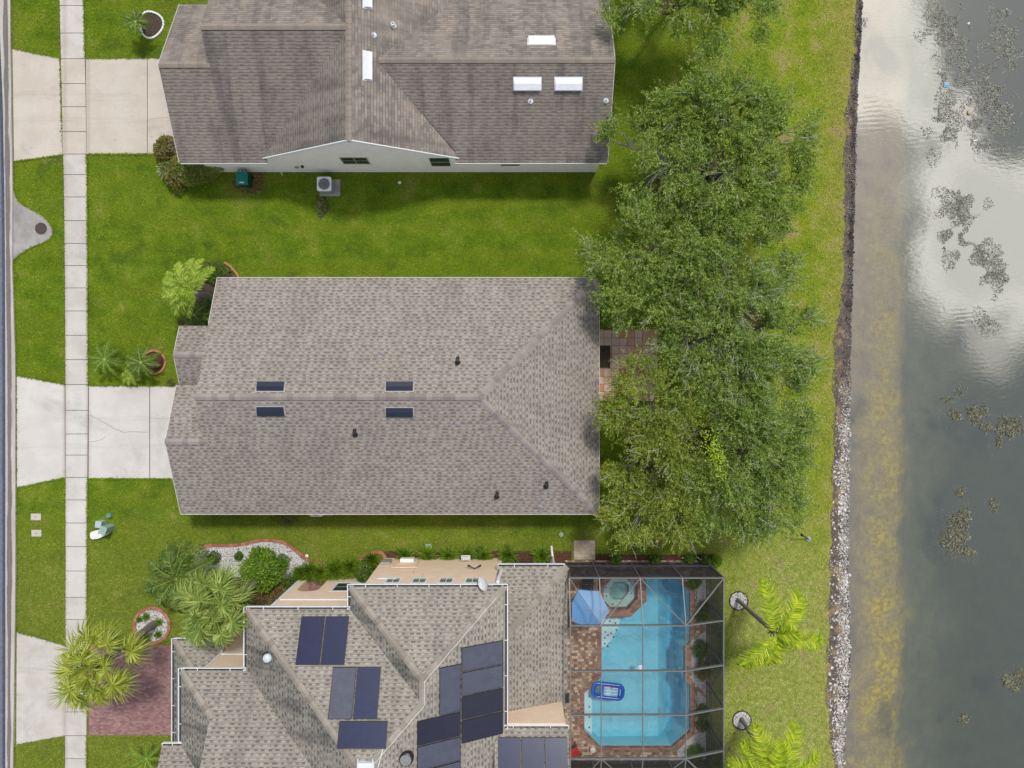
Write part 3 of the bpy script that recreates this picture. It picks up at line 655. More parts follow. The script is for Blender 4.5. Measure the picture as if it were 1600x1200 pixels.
m.slab([(-7.2, 17.1, zE_), (5.42, 17.1, zE_), (5.35, 24.0, zE_-S2*6.9), (-7.2, 24.0, zE_-S2*6.9)])
m.build('roof', [M_sh2, M_sh2s], uh)
for a, b in (((-18.68, 16.9, zF1), (-16, 16.9, zF1)), ((-16.14, 18.5, zF2), (xc-.15, 18.5, zF2)), ((xc, 12.64, zC), (xc, 31, zC)), ((5.44, 17.1, zE_), (-7.0, 17.1, zE_))): m = MB(); caps(m, a, b, .16, .47, .3); m.build('ridge_cap', M_cap2, uh)
m = MB()
for sg in (-1, 1):                                              # white barge boards of the gable
    m.bar((xc, 12.63, zC+.02), (xc+sg*(hw+.05), 12.63, E2+.0), .05, .2)
m.box(-18.6, -13.72, yE-.035, yE-.008, E2-.17, E2+.0); m.box(-3.2, 5.33, yE-.035, yE-.008, E2-.17, E2+.0)
m.build('barge_board', M_white, uh)
m = MB(); m.bar((-18.67, yE, E2+.012), (-18.72, 16.9, zF1+.012), .03, .17); m.bar((-18.72, 16.9, zF1+.012), (-18.67, 21.3, E2+.012), .03, .17); m.build('fascia', M_fasc, uh); m = MB()
m.bar((5.37, yE, E2+.012), (5.44, 17.1, zE_+.012), .03, .17); m.bar((5.44, 17.1, zE_+.012), (5.37, 24, zE_-S2*6.9+.012), .03, .17); m.build('fascia', M_fasc, uh)
m = MB(); yW = 12.73
m.prism([(-17.9, yW), (5.05, yW), (5.05, 23.0), (-5, 23.0), (-5, 30), (-12, 30), (-12, 23.8), (-15.8, 23.8), (-15.8, 20.9), (-17.9, 20.9)], 0, 2.62)
v = [(xc-hw+.35, yW+.004, 2.6), (xc+hw-.35, yW+.004, 2.6), (xc+hw-.35, yW+.004, E2+.0), (xc, yW+.004, zC-.14), (xc-hw+.35, yW+.004, E2+.0)]
m.add(v+[(a, b+.2, c) for a, b, c in v], [[0,1,2,3,4],[9,8,7,6,5],[2,3,8,7],[3,4,9,8]])
v = [(5.05, yW, 2.6), (5.05, 17.1, zE_-.2), (5.05, 21.6, 2.6)]; m.add(v, [[0,1,2]])
v = [(-17.9, yW, 2.6), (-17.9, 16.9, zF1-.2), (-17.9, 21, 2.6)]; m.add(v, [[2,1,0]])
m.build('wall', M_cream, uh)
m = MB(); m.box(-17.96, -17.89, 14.2, 19.1, .02, 2.2)
for k in range(4): m.box(-17.985, -17.958, 14.3, 19.0, .1+k*.54, .52+k*.54)
m.build('garage_door', M_white, uh)
win_y(uh, -9.75, -8.15, 1.55, 2.75, yW, -1, .07, 2, 2, frame=M_tan); win_y(uh, -4.75, -3.5, 1.1, 2.72, yW, -1, .07, 1, 2, frame=M_white)
win_y(uh, -.7, .5, 1.2, 2.1, yW, -1, .06, 1, 1, frame=M_white); win_y(uh, 3.3, 4.5, 1.5, 2.2, yW, -1, .06, 1, 1, frame=M_white)
def pcE(x, y): return zC-SC2*abs(x-xc)
def peS(x, y): return zE_-S2*(17.1-y)
def peN(x, y): return zE_-S2*(y-17.1)
offridge(uh, onplane(574, 103.5, pcE), 1.45, .42, 'y', SC2, (-1, 0), [M_whitem, M_whitem], .18)
offridge(uh, onplane(574, -9, pcE), 1.45, .42, 'y', SC2, (-1, 0), [M_whitem, M_whitem], .18)
offridge(uh, onplane(846, 65, peN), 1.4, .5, 'x', S2, (0, -1), [M_whitem, M_whitem], .18)
for px in (824, 888): offridge(uh, onplane(px, 131, peS), 1.4, .6, 'x', S2, (0, 1), [M_whitem, M_whitem], .2)
for px, py, f, h_ in ((615, 41, pcE, .3), (584, 55, pcE, .22), (829, 158, peS, .22), (947, 157, peS, .2)): pipe(uh, onplane(px, py, f), h_, .1 if px == 615 else .05, M_whitem)
m = MB(); m.box(-12.7, -12.5, yW-.08, yW-.01, .95, 1.2); m.build('outlet_box', M_grey, uh)
m = MB(); m.lathe([(.09, 0), (.09, .05)], (-12.2, yW-.09, 1.3), 12); m.build('wall_lamp', M_black, uh)
m = MB(); m.tube([(-13.75, yW-.04, .5), (-13.75, yW-.1, .4), (-13.7, yW-.28, .3)], .022, 8); m.build('hose_bib', M_whitem, uh)

# ------------------------------------------------------------------ the lower, two-storey house
E3 = 5.55; S3 = .5; L1 = 2.8
lh = thing('house', 'two-storey peach house with weathered grey-tan roofs, white gutters and many solar panels', 'house', (-6.5, -16.5, 0))
xEv, yAv, xAw = -.37, -10.58, -8.44; dA = (xEv-xAw)/2; xA = xAw+dA; yA = yAv-dA; zA = E3+S3*dA
yBv, xBw = -11.75, -13.85; dB = (xEv-xBw)/2; xB = xBw+dB; yB = yBv-dB; zB = E3+S3*dB
yJ = yBv-dA                                                     # where the tower ridge meets the main slope
YS = -29.0                                                      # the house runs on south of the picture
m = MB()
m.slab([(xAw, yAv, E3), (xEv, yAv, E3), (xA, yA, zA)])
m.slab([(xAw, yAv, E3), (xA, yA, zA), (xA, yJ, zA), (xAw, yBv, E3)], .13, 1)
m.slab([(xBw, yBv, E3), (xAw, yBv, E3), (xA, yJ, zA), (xB, yB, zB)])
m.slab([(xEv, yAv, E3), (xEv, YS, E3), (xB, YS, zB), (xB, yB, zB), (xA, yJ, zA), (xA, yA, zA)])
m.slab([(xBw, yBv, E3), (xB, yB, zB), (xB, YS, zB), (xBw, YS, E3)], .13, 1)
yCv, xCw = -14.95, -17.26
fC = lambda x, y: E3+S3*(yCv-y)
def pc(x, y): return (x, y, fC(x, y))
m.slab([pc(xCw, yCv), pc(xBw, yCv), pc(-8.3, -20.5), pc(-8.3, -20.6), pc(-15.45, -20.6), pc(-15.33, -16.88)])
zq = fC(0, -20.6); m.slab([(-8.3, -20.6, zq), (-15.45, -20.6, zq), (-15.45, -26.2, E3), (-8.3, -26.2, E3)])
def pw(x, y): return (x, y, E3+S3*(x-xCw))
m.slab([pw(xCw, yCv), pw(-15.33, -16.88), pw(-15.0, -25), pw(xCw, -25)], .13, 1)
def pd(x, y): return (x, y, E3+S3*(-18.86-y))
m.slab([pd(-18.26, -18.86), pd(-17.22, -18.86), pd(-14.5, -21.6), pd(-14.5, -22), pd(-18.26, -22)])
def gn(x, y): return (x, y, L1+S3*(-14.4-y))
def gw(x, y): return (x, y, L1+S3*(x+18.95))
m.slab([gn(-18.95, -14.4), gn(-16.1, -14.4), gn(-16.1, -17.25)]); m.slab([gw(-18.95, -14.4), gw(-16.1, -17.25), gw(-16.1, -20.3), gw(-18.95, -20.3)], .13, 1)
SE_ = .4
def en(x, y): return (x, y, L1+SE_*(-10.23-y))
def ee(x, y): return (x, y, L1+SE_*(3.1-x))
m.slab([en(-.86, -10.23), en(3.1, -10.23), en(-.86, -14.19)]); m.slab([ee(3.1, -10.23), ee(3.1, -18.2), ee(-.86, -18.2), ee(-.86, -14.19)])
def fr(x, y): return (x, y, E3+.4*(-17.95-y))
m.slab([fr(-.9, -17.95), fr(2.95, -17.95), fr(2.95, -22), fr(-.9, -22)]); zq = fr(0, -22)[2]; m.slab([(-.9, -22, zq), (2.95, -22, zq), (2.95, -26, E3), (-.9, -26, E3)])
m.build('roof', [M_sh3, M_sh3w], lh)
for a, b, w_ in (((xAw, yAv, E3), (xA, yA, zA), .17), ((xEv, yAv, E3), (xA, yA, zA), .17), ((xA, yA, zA), (xA, yJ, zA), .17), ((xA, yJ, zA), (xB, yB, zB), .17), ((xBw, yBv, E3), (xB, yB, zB), .17), ((xB, yB, zB), (xB, YS, zB), .17),
               (pc(xCw, yCv), pc(-15.33, -16.88), .17), (gn(-18.95, -14.4), gn(-16.2, -17.15), .16), (en(3.1, -10.23), en(-.75, -14.08), .19)):
    m = MB(); caps(m, a, b, w_, .36, .34); m.build('ridge_cap', M_cap3, lh)
m = MB()
for p, q, o in (((xAw-.02, yAv, E3), (xEv+.16, yAv, E3), (0, 1)), ((xEv, yAv, E3), (xEv, -18.0, E3), (1, 0)), ((xAw, yAv+.14, E3), (xAw, yBv, E3), (-1, 0)), ((xBw-.02, yBv, E3), (xAw, yBv, E3), (0, 1)),
                ((xBw, yBv+.14, E3), (xBw, yCv, E3), (-1, 0)), ((xCw, yCv, E3), (xBw, yCv, E3), (0, 1)), ((xCw, yCv+.14, E3), (xCw, -18.7, E3), (-1, 0)), ((-18.26, -18.86, E3), (xCw+.1, -18.86, E3), (0, 1)),
                ((-18.97, -14.4, L1), (-16.1, -14.4, L1), (0, 1)), ((-18.95, -14.26, L1), (-18.95, -20.3, L1), (-1, 0)), ((-.8, -10.23, L1), (2.95, -10.23, L1), (0, 1)), ((-.9, -17.95, E3), (2.97, -17.95, E3), (0, 1))):
    g = MB(); gutter(g, p, q, o); g.build('gutter', [M_whitem, M_dgrey], lh)
# walls
m = MB()
m.prism([(-7.7, -10.45), (-.85, -10.45), (-.85, -28), (-7.7, -28)], 0, 5.45)
# north wall of the middle block, with its arched porch opening
yb = -11.65; ox0, ox1 = -12.2, -10.95
m.prism([(-12.6, yb), (ox0, yb), (ox0, yb-1.6), (-12.6, yb-1.6)], 0, 2.2); m.prism([(ox1, yb), (-7.705, yb), (-7.705, yb-1.6), (ox1, yb-1.6)], 0, 2.2)
arch = [(ox0, 2.2)]+[(ox0+(ox1-ox0)*(1-math.cos(math.pi*k/10))/2, 2.2+.55*math.sin(math.pi*k/10)) for k in range(1, 10)]+[(ox1, 2.2)]
pts = [(-12.6, 2.2)]+arch+[(-7.705, 2.2), (-7.705, 5.45), (-12.6, 5.45)]
n = len(pts); v = [(a, yb, z) for a, z in pts]+[(a, yb-1.6, z) for a, z in pts]
m.add(v, [list(range(n))[::-1], [n+i for i in range(n)]]+[[i, (i+1)%n, n+(i+1)%n, n+i] for i in range(n)])
m.prism([(-12.6, yb-1.605), (-7.705, yb-1.605), (-7.705, -28), (-12.6, -28)], 0, 5.45)
m.prism([(-16.2, -15.0), (-12.605, -15.0), (-12.605, -28), (-16.2, -28)], 0, 5.45)
m.prism([(-18.55, -14.75), (-16.205, -14.75), (-16.205, -20.2), (-18.55, -20.2)], 0, 2.72)
m.prism([(-17.8, -20.205), (-16.205, -20.205), (-16.205, -28), (-17.8, -28)], 0, 5.4)
m.prism([(-.845, -17.75), (2.8, -17.75), (2.8, -25.8), (-.845, -25.8)], 0, 5.46); m.add([(2.8, -17.95, 5.4), (2.8, -25.9, 5.4), (2.8, -22, zq-.15)], [[0,1,2]])
m.add([(xBw+.6, -28.4, 5.4), (xEv-.6, -28.4, 5.4), (xB, -28.4, zB-.15)], [[0,1,2]])
m.build('wall', M_peach, lh)
m = MB()                                                        # white bands and corner boards
m.box(-12.64, -7.72, yb+.002, yb+.045, 4.1, 4.32); m.build('trim_band', M_white, lh); m = MB(); m.box(-12.66, -12.5, yb+.003, yb+.05, 0, 4.1); m.box(-12.66, -12.5, yb+.003, yb+.05, 4.32, 5.42); m.build('corner_board', M_white, lh); m = MB()
m.box(-16.24, -12.62, -14.998, -14.955, 3.05, 3.25); m.build('trim_band', M_white, lh); m = MB(); m.box(-16.26, -16.12, -14.997, -14.95, 3.25, 5.42); m.build('corner_board', M_white, lh)
m = MB(); m.box(ox0+.002, ox1-.002, yb-1.58, yb+.5, .004, .05); m.build('porch_floor', M_redpav, lh)
m = MB(); m.box(-7.69, -.86, -10.449, -10.437, 3.42, 3.45); m.box(-5.5, -5.48, -10.449, -10.436, 0, 3.42); m.box(-4.9, -4.88, -10.449, -10.436, 3.46, 5.4); m.build('wall_joint', M_tan, lh)
for px in (614, 655, 697, 738): x = (px-800)/29.4; win_y(lh, x-.42, x+.42, 4.32, 5.32, -10.45, 1, .1, 2, 3, M_gglass)
win_y(lh, -10.3, -8.4, .95, 2.75, yb, 1, .16, 1, 2)
m = MB(); m.box(-7.2, -6.2, -10.449, -10.42, 4.2, 4.5); m.build('louver', M_white, lh)
# screened recess under the single-storey roof
m = MB(); m.prism([(-.6, -10.7), (2.25, -10.7), (2.25, -11.4), (-.6, -11.4)], 0, 2.66); m.build('screened_entry', plain('dark_screen', (.035, .037, .042), .8, .2), lh)
m = MB(); m.prism([(-.845, -10.5), (-.6, -10.5), (-.6, -11.4), (-.845, -11.4)], 0, 2.67); m.build('pier', M_peach, lh); m = MB(); m.prism([(2.25, -10.5), (2.5, -10.5), (2.5, -11.4), (2.25, -11.4)], 0, 2.67); m.build('pier', M_peach, lh); m = MB(); m.prism([(2.5, -11.0), (2.95, -11.0), (2.95, -17.7), (2.5, -17.7)], 0, 2.75); m.build('side_wall', M_peach, lh)
m = MB(); m.tube([(2.4, -10.34, 2.65), (2.42, -10.3, .35), (2.38, -9.95, .12), (2.36, -9.7, .1)], .07, 8); m.build('downspout', M_white, lh)
m = MB(); m.tube([(-.74, -10.36, 5.4), (-.72, -10.3, 4.9), (-.6, -10.34, 3.2)], .09, 8); m.build('downspout', M_white, lh)
m = MB()
for k in range(6): m.box(2.96, 3.2, -17.85+k*.09, -17.80+k*.09, 2.75, 2.9)
m.build('vent_grille', M_dgrey, lh)
# solar panels
def solarmat(name, col, rough):
    mm, t, b = newmat(name); uvn = t.node('ShaderNodeUVMap').outputs[0]; x, y = t.sep(uvn)[0:2]
    fx = t.math('FRACT', t.math('DIVIDE', x, .16)); fy = t.math('FRACT', t.math('DIVIDE', y, .16))
    g = t.math('MAXIMUM', t.math('SUBTRACT', 1.0, t.step(fx, 0.0, .1)), t.math('SUBTRACT', 1.0, t.step(fy, 0.0, .1)))
    n = t.noise(t.pos(), 3, 4); c = t.ramp(n, [(.3, [v_*.85 for v_ in col]), (.7, [v_*1.12 for v_ in col])])
    c = t.mix(t.math('MULTIPLY', g, .35), c, [min(1, v_*1.9+.01) for v_ in col]); setc(t, b, c, rough, .5); return mm
M_sol_n = solarmat('solar_navy', (.012, .016, .058), .22); M_sol_b = solarmat('solar_blue', (.014, .022, .066), .25); M_sol_g = solarmat('solar_sky_sheen', (.07, .075, .108), .3); M_sol_d = solarmat('solar_dark', (.014, .014, .034), .22)  # pale panels: reflected sky painted into the base colour
def panel(x0, x1, y0, y1, f, mat, lab=None):
    """framed panel above the roof plane z=f(x,y)"""
    m = MB(); g = .018; up = .1; pts = [(x0+g, y0+g), (x1-g, y0+g), (x1-g, y1-g), (x0+g, y1-g)]
    T = [(x, y, f(x, y)+up) for x, y in pts]; B = [(x, y, f(x, y)+up-.05) for x, y in pts]
    m.add(T+B, [[4,5,1,0],[5,6,2,1],[6,7,3,2],[7,4,0,3],[7,6,5,4]], 1)
    fw = .03; I = [(x0+g+fw, y0+g+fw), (x1-g-fw, y0+g+fw), (x1-g-fw, y1-g-fw), (x0+g+fw, y1-g-fw)]; I = [(x, y, f(x, y)+up) for x, y in I]
    m.add(T+I, [[0,1,5,4],[1,2,6,5],[2,3,7,6],[3,0,4,7]], 1); m.add([(a, b, c+.003) for a, b, c in I], [[0,1,2,3]], 0)
    for q in (.2, .8):
        a = x0+(x1-x0)*q; m.box(a-.03, a+.03, y0+.1, y0+.2, min(f(a, y0+.1), f(a, y0+.2))-.02, min(f(a, y0+.1), f(a, y0+.2))+.06, 1)
    o = m.build('solar_panel', [mat, M_black], lh)
    if lab: o['label'] = lab
fBN = lambda x, y: E3+S3*(yBv-y); fE = lambda x, y: E3+S3*(xEv-x)
panel(-10.92, -9.67, -14.15, -12.03, fBN, M_sol_n); panel(-9.66, -8.43, -14.15, -12.03, fBN, M_sol_n)
panel(-9.0, -7.79, -16.36, -14.21, fBN, M_sol_g, 'pale grey-blue solar panel'); panel(-7.78, -6.57, -16.36, -14.21, fBN, M_sol_b)
panel(-8.42, -6.03, -17.5, -16.4, fBN, M_sol_b)
for (ya, yb_), mt, lb in (((-13.3, -14.55), M_sol_g, 'pale grey solar panel'), ((-14.56, -15.76), M_sol_g, 'pale grey solar panel with leaf litter'), ((-15.77, -16.98), M_sol_d, None), ((-16.99, -18.18), M_sol_d, None)): panel(-2.56, -.45, yb_, ya, fE, mt, lb)
panel(-3.62, -2.57, -16.5, -14.1, fE, M_sol_g, 'pale grey solar panel standing upright on the slope')
for (ya, yb_), mt in (((-16.51, -17.75), M_sol_d), ((-17.76, -18.98), M_sol_g), ((-18.99, -20.2), M_sol_g)): panel(-4.66, -2.57, yb_, ya, fE, mt)
fF = lambda x, y: E3+.4*(-17.95-y)
for xa in (-.72, .48, 1.68): panel(xa, xa+1.19, -20.4, -18.3, fF, M_sol_b)
# whirlybird, light tube, dish, conduit, rooftop box
x, y, z = onplane(635, 1184, fE); m = MB(); m.lathe([(.36, -.12), (.36, .1), (.33, .2), (.26, .24)], (x, y, z), 24)
wv = m.build('attic_fan', M_black, lh); m = MB()
for k in range(-5, 6):
    L = math.sqrt(max(0, .27**2-(k*.048)**2)); m.box(x-L, x+L, y+k*.048-.016, y+k*.048+.016, z+.242, z+.262)
m.build('louver', M_grey, wv, tuple(lh['_o']))
x, y, z = onplane(419, 1027, lambda x, y: E3+S3*(x-xBw)); m = MB(); m.lathe([(.3, -.12), (.3, .05), (.24, .08)], (x, y, z), 20); lt = m.build('light_tube', M_black, lh)
m = MB(); m.lathe([(.235, .0), (.235, .12), (.2, .2), (.12, .26), (.04, .28)], (x, y, z+.03), 20); m.build('dome', plain('clear_dome', (.62, .68, .7), .12, .6, var=.2), lt, tuple(lh['_o']), True)
c = Vector(P(757, 912, 6.15)); nrm = Vector((-.75, .1, .55)).normalized(); a = nrm.cross(Vector((0, 0, 1))).normalized(); b = nrm.cross(a)
m = MB(); vs = []
for r_, h_ in ((0, 0), (.15, .012), (.28, .05), (.38, .1)):
    for k in range(20): g = k*math.pi/10; vs.append(c+a*(r_*math.cos(g)*.85)+b*(r_*math.sin(g)*1.15)+nrm*h_)
m.add(vs, [[i*20+k, i*20+(k+1)%20, (i+1)*20+(k+1)%20, (i+1)*20+k] for i in range(3) for k in range(20)])
ds = m.build('satellite_dish', M_white, lh, smooth=True)
m = MB(); m.tube([c-nrm*.02, c+Vector((.3, -.2, -.3)), (c.x+.38, c.y-.3, 5.6)], .025, 8); m.tube([c+b*.4, c+nrm*.45], .015, 6); m.build('mast', M_grey, ds, tuple(lh['_o']))
def hipline(p, q, n=14, off=.05, w=.03):
    p = Vector(p); q = Vector(q); pr = Vector((-(q-p).y, (q-p).x, 0)).normalized()
    return [p+(q-p)*k/n+pr*(w*.4*math.sin(k*1.9)+.1)+Vector((0, 0, off)) for k in range(n+1)]
m = MB(); m.tube(hipline((xEv-.5, yAv-.4, E3+.22), (xA, yA, zA))+hipline((xA, yA, zA), (xA, yJ, zA), 4)+hipline((xA, yJ, zA), (xB, yB, zB)), .011, 6); m.tube([(-6.2, -17.5, fBN(0, -17.5)+.06), (-6.45, -18.6, 9.1)], .016, 6); m.build('conduit', M_white, lh)
x, y, z = onplane(572, 1194, lambda x, y: min(fBN(x, y), zB)); m = MB(); m.box(x-.4, x+.4, y-.2, y+.12, z-.1, z+.14)
for q in (-.35, .35): m.box(x+q-.02, x+q+.02, y-.2, y+.35, z+.141, z+.2)
m.build('junction_box', M_whitem, lh)
# garage door under the skirt roof
m = MB(); m.box(-18.62, -18.56, -19.9, -15.1, .02, 2.2)
for k in range(4): m.box(-18.642, -18.622, -19.8, -15.2, .1+k*.54, .52+k*.54)
m.build('garage_door', M_white, lh)
# utilities fixed to the north wall
yq = -10.44
m = MB(); m.box(-6.55, -5.75, yq, yq+.22, .75, 1.15); m.box(-6.0, -5.94, yq, yq+.08, 0, .75); m.build('meter_box', M_white, lh, bevel=.02)
m = MB(); m.box(-7.6, -7.05, yq, yq+.14, .8, 1.6); m.build('electric_panel', M_grey, lh, bevel=.015)
m = MB()
for xx in (-6.85, -6.7, -5.4): m.tube([(xx, yq+.05, 0), (xx, yq+.05, 2.4)], .025, 6)
m.tube([(-6.85, yq+.06, 2.4), (-6.3, yq+.06, 2.5), (-5.4, yq+.06, 2.4)], .025, 6); m.build('conduit', M_peach, lh)
x0 = (727-800)/26.8; m = MB()
m.tube([(x0-.25, yq+.04, .9), (x0-.25, yq+.34, .9)], .025, 8); m.tube([(x0+.25, yq+.04, .9), (x0+.25, yq+.34, .9)], .025, 8); m.tube([(x0-.25, yq+.34, .9), (x0+.25, yq+.34, .9)], .03, 8)
for k in range(9):
    g = [(x0-.2+.05*k, yq+.2+.15*math.cos(q*.7), .9+.17*math.sin(q*.7)) for q in range(10)]; m.tube(g, .018, 5)
m.build('hose_reel', M_whitem, lh)
x0 = (741-800)/27.9; m = MB(); m.tube([(x0-.35, yq+.25, 2.75), (x0-.15, yq+.12, 2.65), (x0, yq+.03, 2.6), (x0+.15, yq+.12, 2.65), (x0+.35, yq+.25, 2.75)], [.07, .03, .04, .03, .07], 8); m.build('floodlight', M_dgrey, lh)
# ================================================================== POOL TERRACE
def tess(loops, z, m, mi=0, flip=False):
    vs = [Vector((x, y, z)) for lp in loops for x, y in lp]
    tr = geometry.tessellate_polygon([[Vector((x, y, 0)) for x, y in lp] for lp in loops])
    fs = []
    for a, b, c in tr:
        nz = (vs[b]-vs[a]).cross(vs[c]-vs[a]).z
        fs.append([a, b, c] if (nz > 0) != flip else [a, c, b])
    m.add(vs, fs, mi)
def offset(poly, dd):
    """push a polygon outwards by dd (for a counter-clockwise or clockwise ring)"""
    n = len(poly); ar = sum(poly[i][0]*poly[(i+1)%n][1]-poly[(i+1)%n][0]*poly[i][1] for i in range(n)); sg = 1 if ar > 0 else -1
    out = []
    for i in range(n):
        a, b, c = (Vector((*poly[j % n], 0)) for j in (i-1, i, i+1)); t1 = (b-a).normalized(); t2 = (c-b).normalized()
        n1 = Vector((t1.y, -t1.x, 0))*sg; n2 = Vector((t2.y, -t2.x, 0))*sg; k = n1+n2; k = k/max(.35, (1+n1.dot(n2)))
        out.append(((b+k*dd).x, (b+k*dd).y))
    return out
POOL = [P2(*q) for q in [(1008,897),(1052,897),(1078,925),(1078,1003),(1069,1011),(1069,1060),(1078,1070),(1078,1142),(1049,1167),(938,1167),(913,1142),(913,1082),(940,1056),(940,965),(957,965),(985,963),(1010,939)]]
SPA = [P2(*q) for q in [(943,917),(957,901),(983,901),(995.5,913),(995.5,934),(980,951),(955,951),(943,939)]]
PCOP = offset(POOL, .27); SCOP = [P2(*q) for q in [(935,912),(951,891),(990,891),(1006.5,905),(1006.5,938.5),(984.5,962),(955,963),(941,955),(935,944)]]
m = MB(); DZ = .05
tess([[(DX0-.05, DY0-.05), (DX1+.02, DY0-.05), (DX1+.02, DY1+.02), (DX0-.05, DY1+.02)], PCOP[1:14]+[P2(934.5,911), P2(951,890.6)]], DZ, m)
for a, b in (((DX0-.05, DY0-.05), (DX1+.02, DY0-.05)), ((DX1+.02, DY0-.05), (DX1+.02, DY1+.02)), ((DX1+.02, DY1+.02), (DX0-.05, DY1+.02))): m.poly([(*a, -.1), (*b, -.1), (*b, DZ), (*a, DZ)])
struct(m.build('pool_deck', M_pavtan))
sp = thing('swimming_pool', 'turquoise swimming pool with clipped corners, brick coping and an eight-sided spa, inside the screen cage', 'swimming pool', P(995, 1040))
m = MB(); CZ = .075
tess([PCOP, POOL], CZ, m)
for ring, f in ((POOL, 1), (PCOP, -1)):
    n = len(ring)
    for i in range(n): a, b = ring[i], ring[(i+1) % n]; m.poly([(*a, CZ), (*b, CZ), (*b, -.14), (*a, -.14)])
m.build('coping', M_cop, sp)
m = MB(); tess([SCOP, SPA], .16, m)
for ring in (SPA, SCOP):
    n = len(ring)
    for i in range(n): a, b = ring[i], ring[(i+1) % n]; m.poly([(*a, .16), (*b, .16), (*b, -.9), (*a, -.9)])
m.build('spa_coping', M_cop, sp)
M_plast = plain('pool_plaster', (.42, .68, .72), .8, .2, var=.06, scale=1.2); M_plast2 = plain('spa_plaster', (.40, .52, .49), .8, .2, var=.1, scale=2); M_step = plain('step_plaster', (.62, .74, .72), .8, .2, var=.05)
m = MB(); n = len(POOL)
fz = lambda x, y: -1.25-max(0, min(1, (x-9.0)/.9))*1.25
for i in range(n):
    a, b = POOL[i], POOL[(i+1) % n]; m.poly([(*a, -.139), (*b, -.139), (*b, -2.6), (*a, -2.6)])
XB = [3.5, 9.05, 9.9, 11.2]; 
for xa, xb in zip(XB, XB[1:]): m.poly([(xa, -22.4, fz(xa, 0)), (xb, -22.4, fz(xb, 0)), (xb, -11.1, fz(xb, 0)), (xa, -11.1, fz(xa, 0))])
m.build('basin', M_plast, sp)
m = MB(); m.prism(SPA, -.85, -.8); 
inner = offset(SPA, -.42); tess([SPA, inner], -.38, m, 1)
for i in range(8): a, b = inner[i], inner[(i+1) % 8]; m.poly([(*a, -.38), (*b, -.38), (*b, -.8), (*a, -.8)], 1)
m.build('spa_basin', [M_plast2, plain('spa_bench', (.52, .62, .58), .8, .2)], sp)
m = MB()
m.prism([P2(*q) for q in [(913.5,1082),(926,1070),(926,1153),(913.5,1142)]], -1.3, -.42); m.build('bench', M_step, sp); m = MB()
m.prism([P2(*q) for q in [(940.3,966),(968,966),(966,985),(958,1001),(947,1013),(940.3,1017)]], -1.3, -.35); m.build('step', M_step, sp); m = MB()
m.prism([P2(*q) for q in [(940.3,1017.5),(948,1014),(960,1002),(969,985),(975,966),(968.5,966)]], -1.3, -.7)
m.build('step', M_step, sp)
dots = [(921,1089),(921,1106),(921,1122),(921,1138)]+[(945,997),(950,993),(959,996),(955,990),(963,985),(945,1006),(962,974),(953,971),(950,1011),(946,988)]
for q in dots: m = MB(); c = P(*q, -.3); m.lathe([(.055, -.12), (.055, .0)], (c[0], c[1], -.414 if q[0] < 930 else -.344), 8); m.build('tile_marker', M_dgrey, sp)
for q in ((948,921),(953,906),(949,934),(958,947),(985,908),(988,930),(970,946)): m = MB(); c = P(*q); m.lathe([(.05, -.1), (.05, .0)], (c[0], c[1], -.374), 8); m.build('tile_marker', M_dgrey, sp)
def poolwater(name, ab, dens):
    mm, t, b = newmat(name); t.n.remove(b); p = t.pos(); wv = t.noise(p, 2.2, 3, .5, .5)
    bn = t.node('ShaderNodeBump', {'Height': wv, 'Distance': .05, 'Strength': .6})
    tr = t.node('ShaderNodeBsdfTransparent', {0: (.97, .99, 1)}); gl = t.node('ShaderNodeBsdfGlossy', {0: (1, 1, 1), 1: .02}); t.l.new(bn.outputs[0], gl.inputs['Normal'])
    mx = t.node('ShaderNodeMixShader', {0: .06, 1: tr.outputs[0], 2: gl.outputs[0]}); t.l.new(mx.outputs[0], t.n['Material Output'].inputs[0])
    va = t.node('ShaderNodeVolumeAbsorption', {0: ab, 1: dens}); t.l.new(va.outputs[0], t.n['Material Output'].inputs[1]); return mm
m = MB(); wp = offset(POOL, .02); m.prism(wp, -3.0, -.06); m.build('water', poolwater('pool_water', (.22, .80, .93), .46), sp)
m = MB(); m.prism(offset(SPA, .02), -.9, .06); m.build('spa_water', poolwater('spa_water', (.35, .8, .8), .5), sp)
m = MB(); c = P(1000, 1043, -.06); m.lathe([(.08, -.1), (.16, -.04), (.17, .05), (.1, .09), (.1, .16), (.02, .17)], c, 16)
tag(m.build('chlorine_floater', M_white, None, c), 'small white chlorine floater drifting in the middle of the pool', 'pool floater')
c = P(1006, 1158, -1.2); m = MB(); m.lathe([(.12, 0), (.12, .01)], (c[0], c[1], -1.245), 16); m.build('drain', M_dgrey, sp)
# inflatable lounger on the water
t = thing('pool_float', 'blue inflatable pool lounger with pale ribs floating on the pool', 'pool float', P(950, 1078, -.05))
c = Vector(P(949, 1079, 0)); ca, sa = math.cos(R(-6)), math.sin(R(-6))
def fl(x, y, z): return (c.x+x*ca-y*sa, c.y+x*sa+y*ca, z)
def ring(x0, x1, y0, y1, rr_, n=6):
    out = []
    for cx, cy, a0 in ((x1-rr_, y1-rr_, 0), (x0+rr_, y1-rr_, 90), (x0+rr_, y0+rr_, 180), (x1-rr_, y0+rr_, 270)):
        for k in range(n+1): g = R(a0+90*k/n); out.append((cx+rr_*math.cos(g), cy+rr_*math.sin(g)))
    return out
M_blu = plain('blue_vinyl', (.015, .075, .42), .25, .5, var=.15); M_lblu = plain('pale_blue_vinyl', (.25, .55, .72), .3, .5); M_pink = plain('pink_print', (.55, .25, .45), .35, .4)
m = MB(); rg = ring(-.85, .92, -.4, .4, .3); m.tube([fl(a, b, .07) for a, b in rg+rg[:2]], .115, 10, cap=False); m.build('rim', M_blu, t, smooth=True)
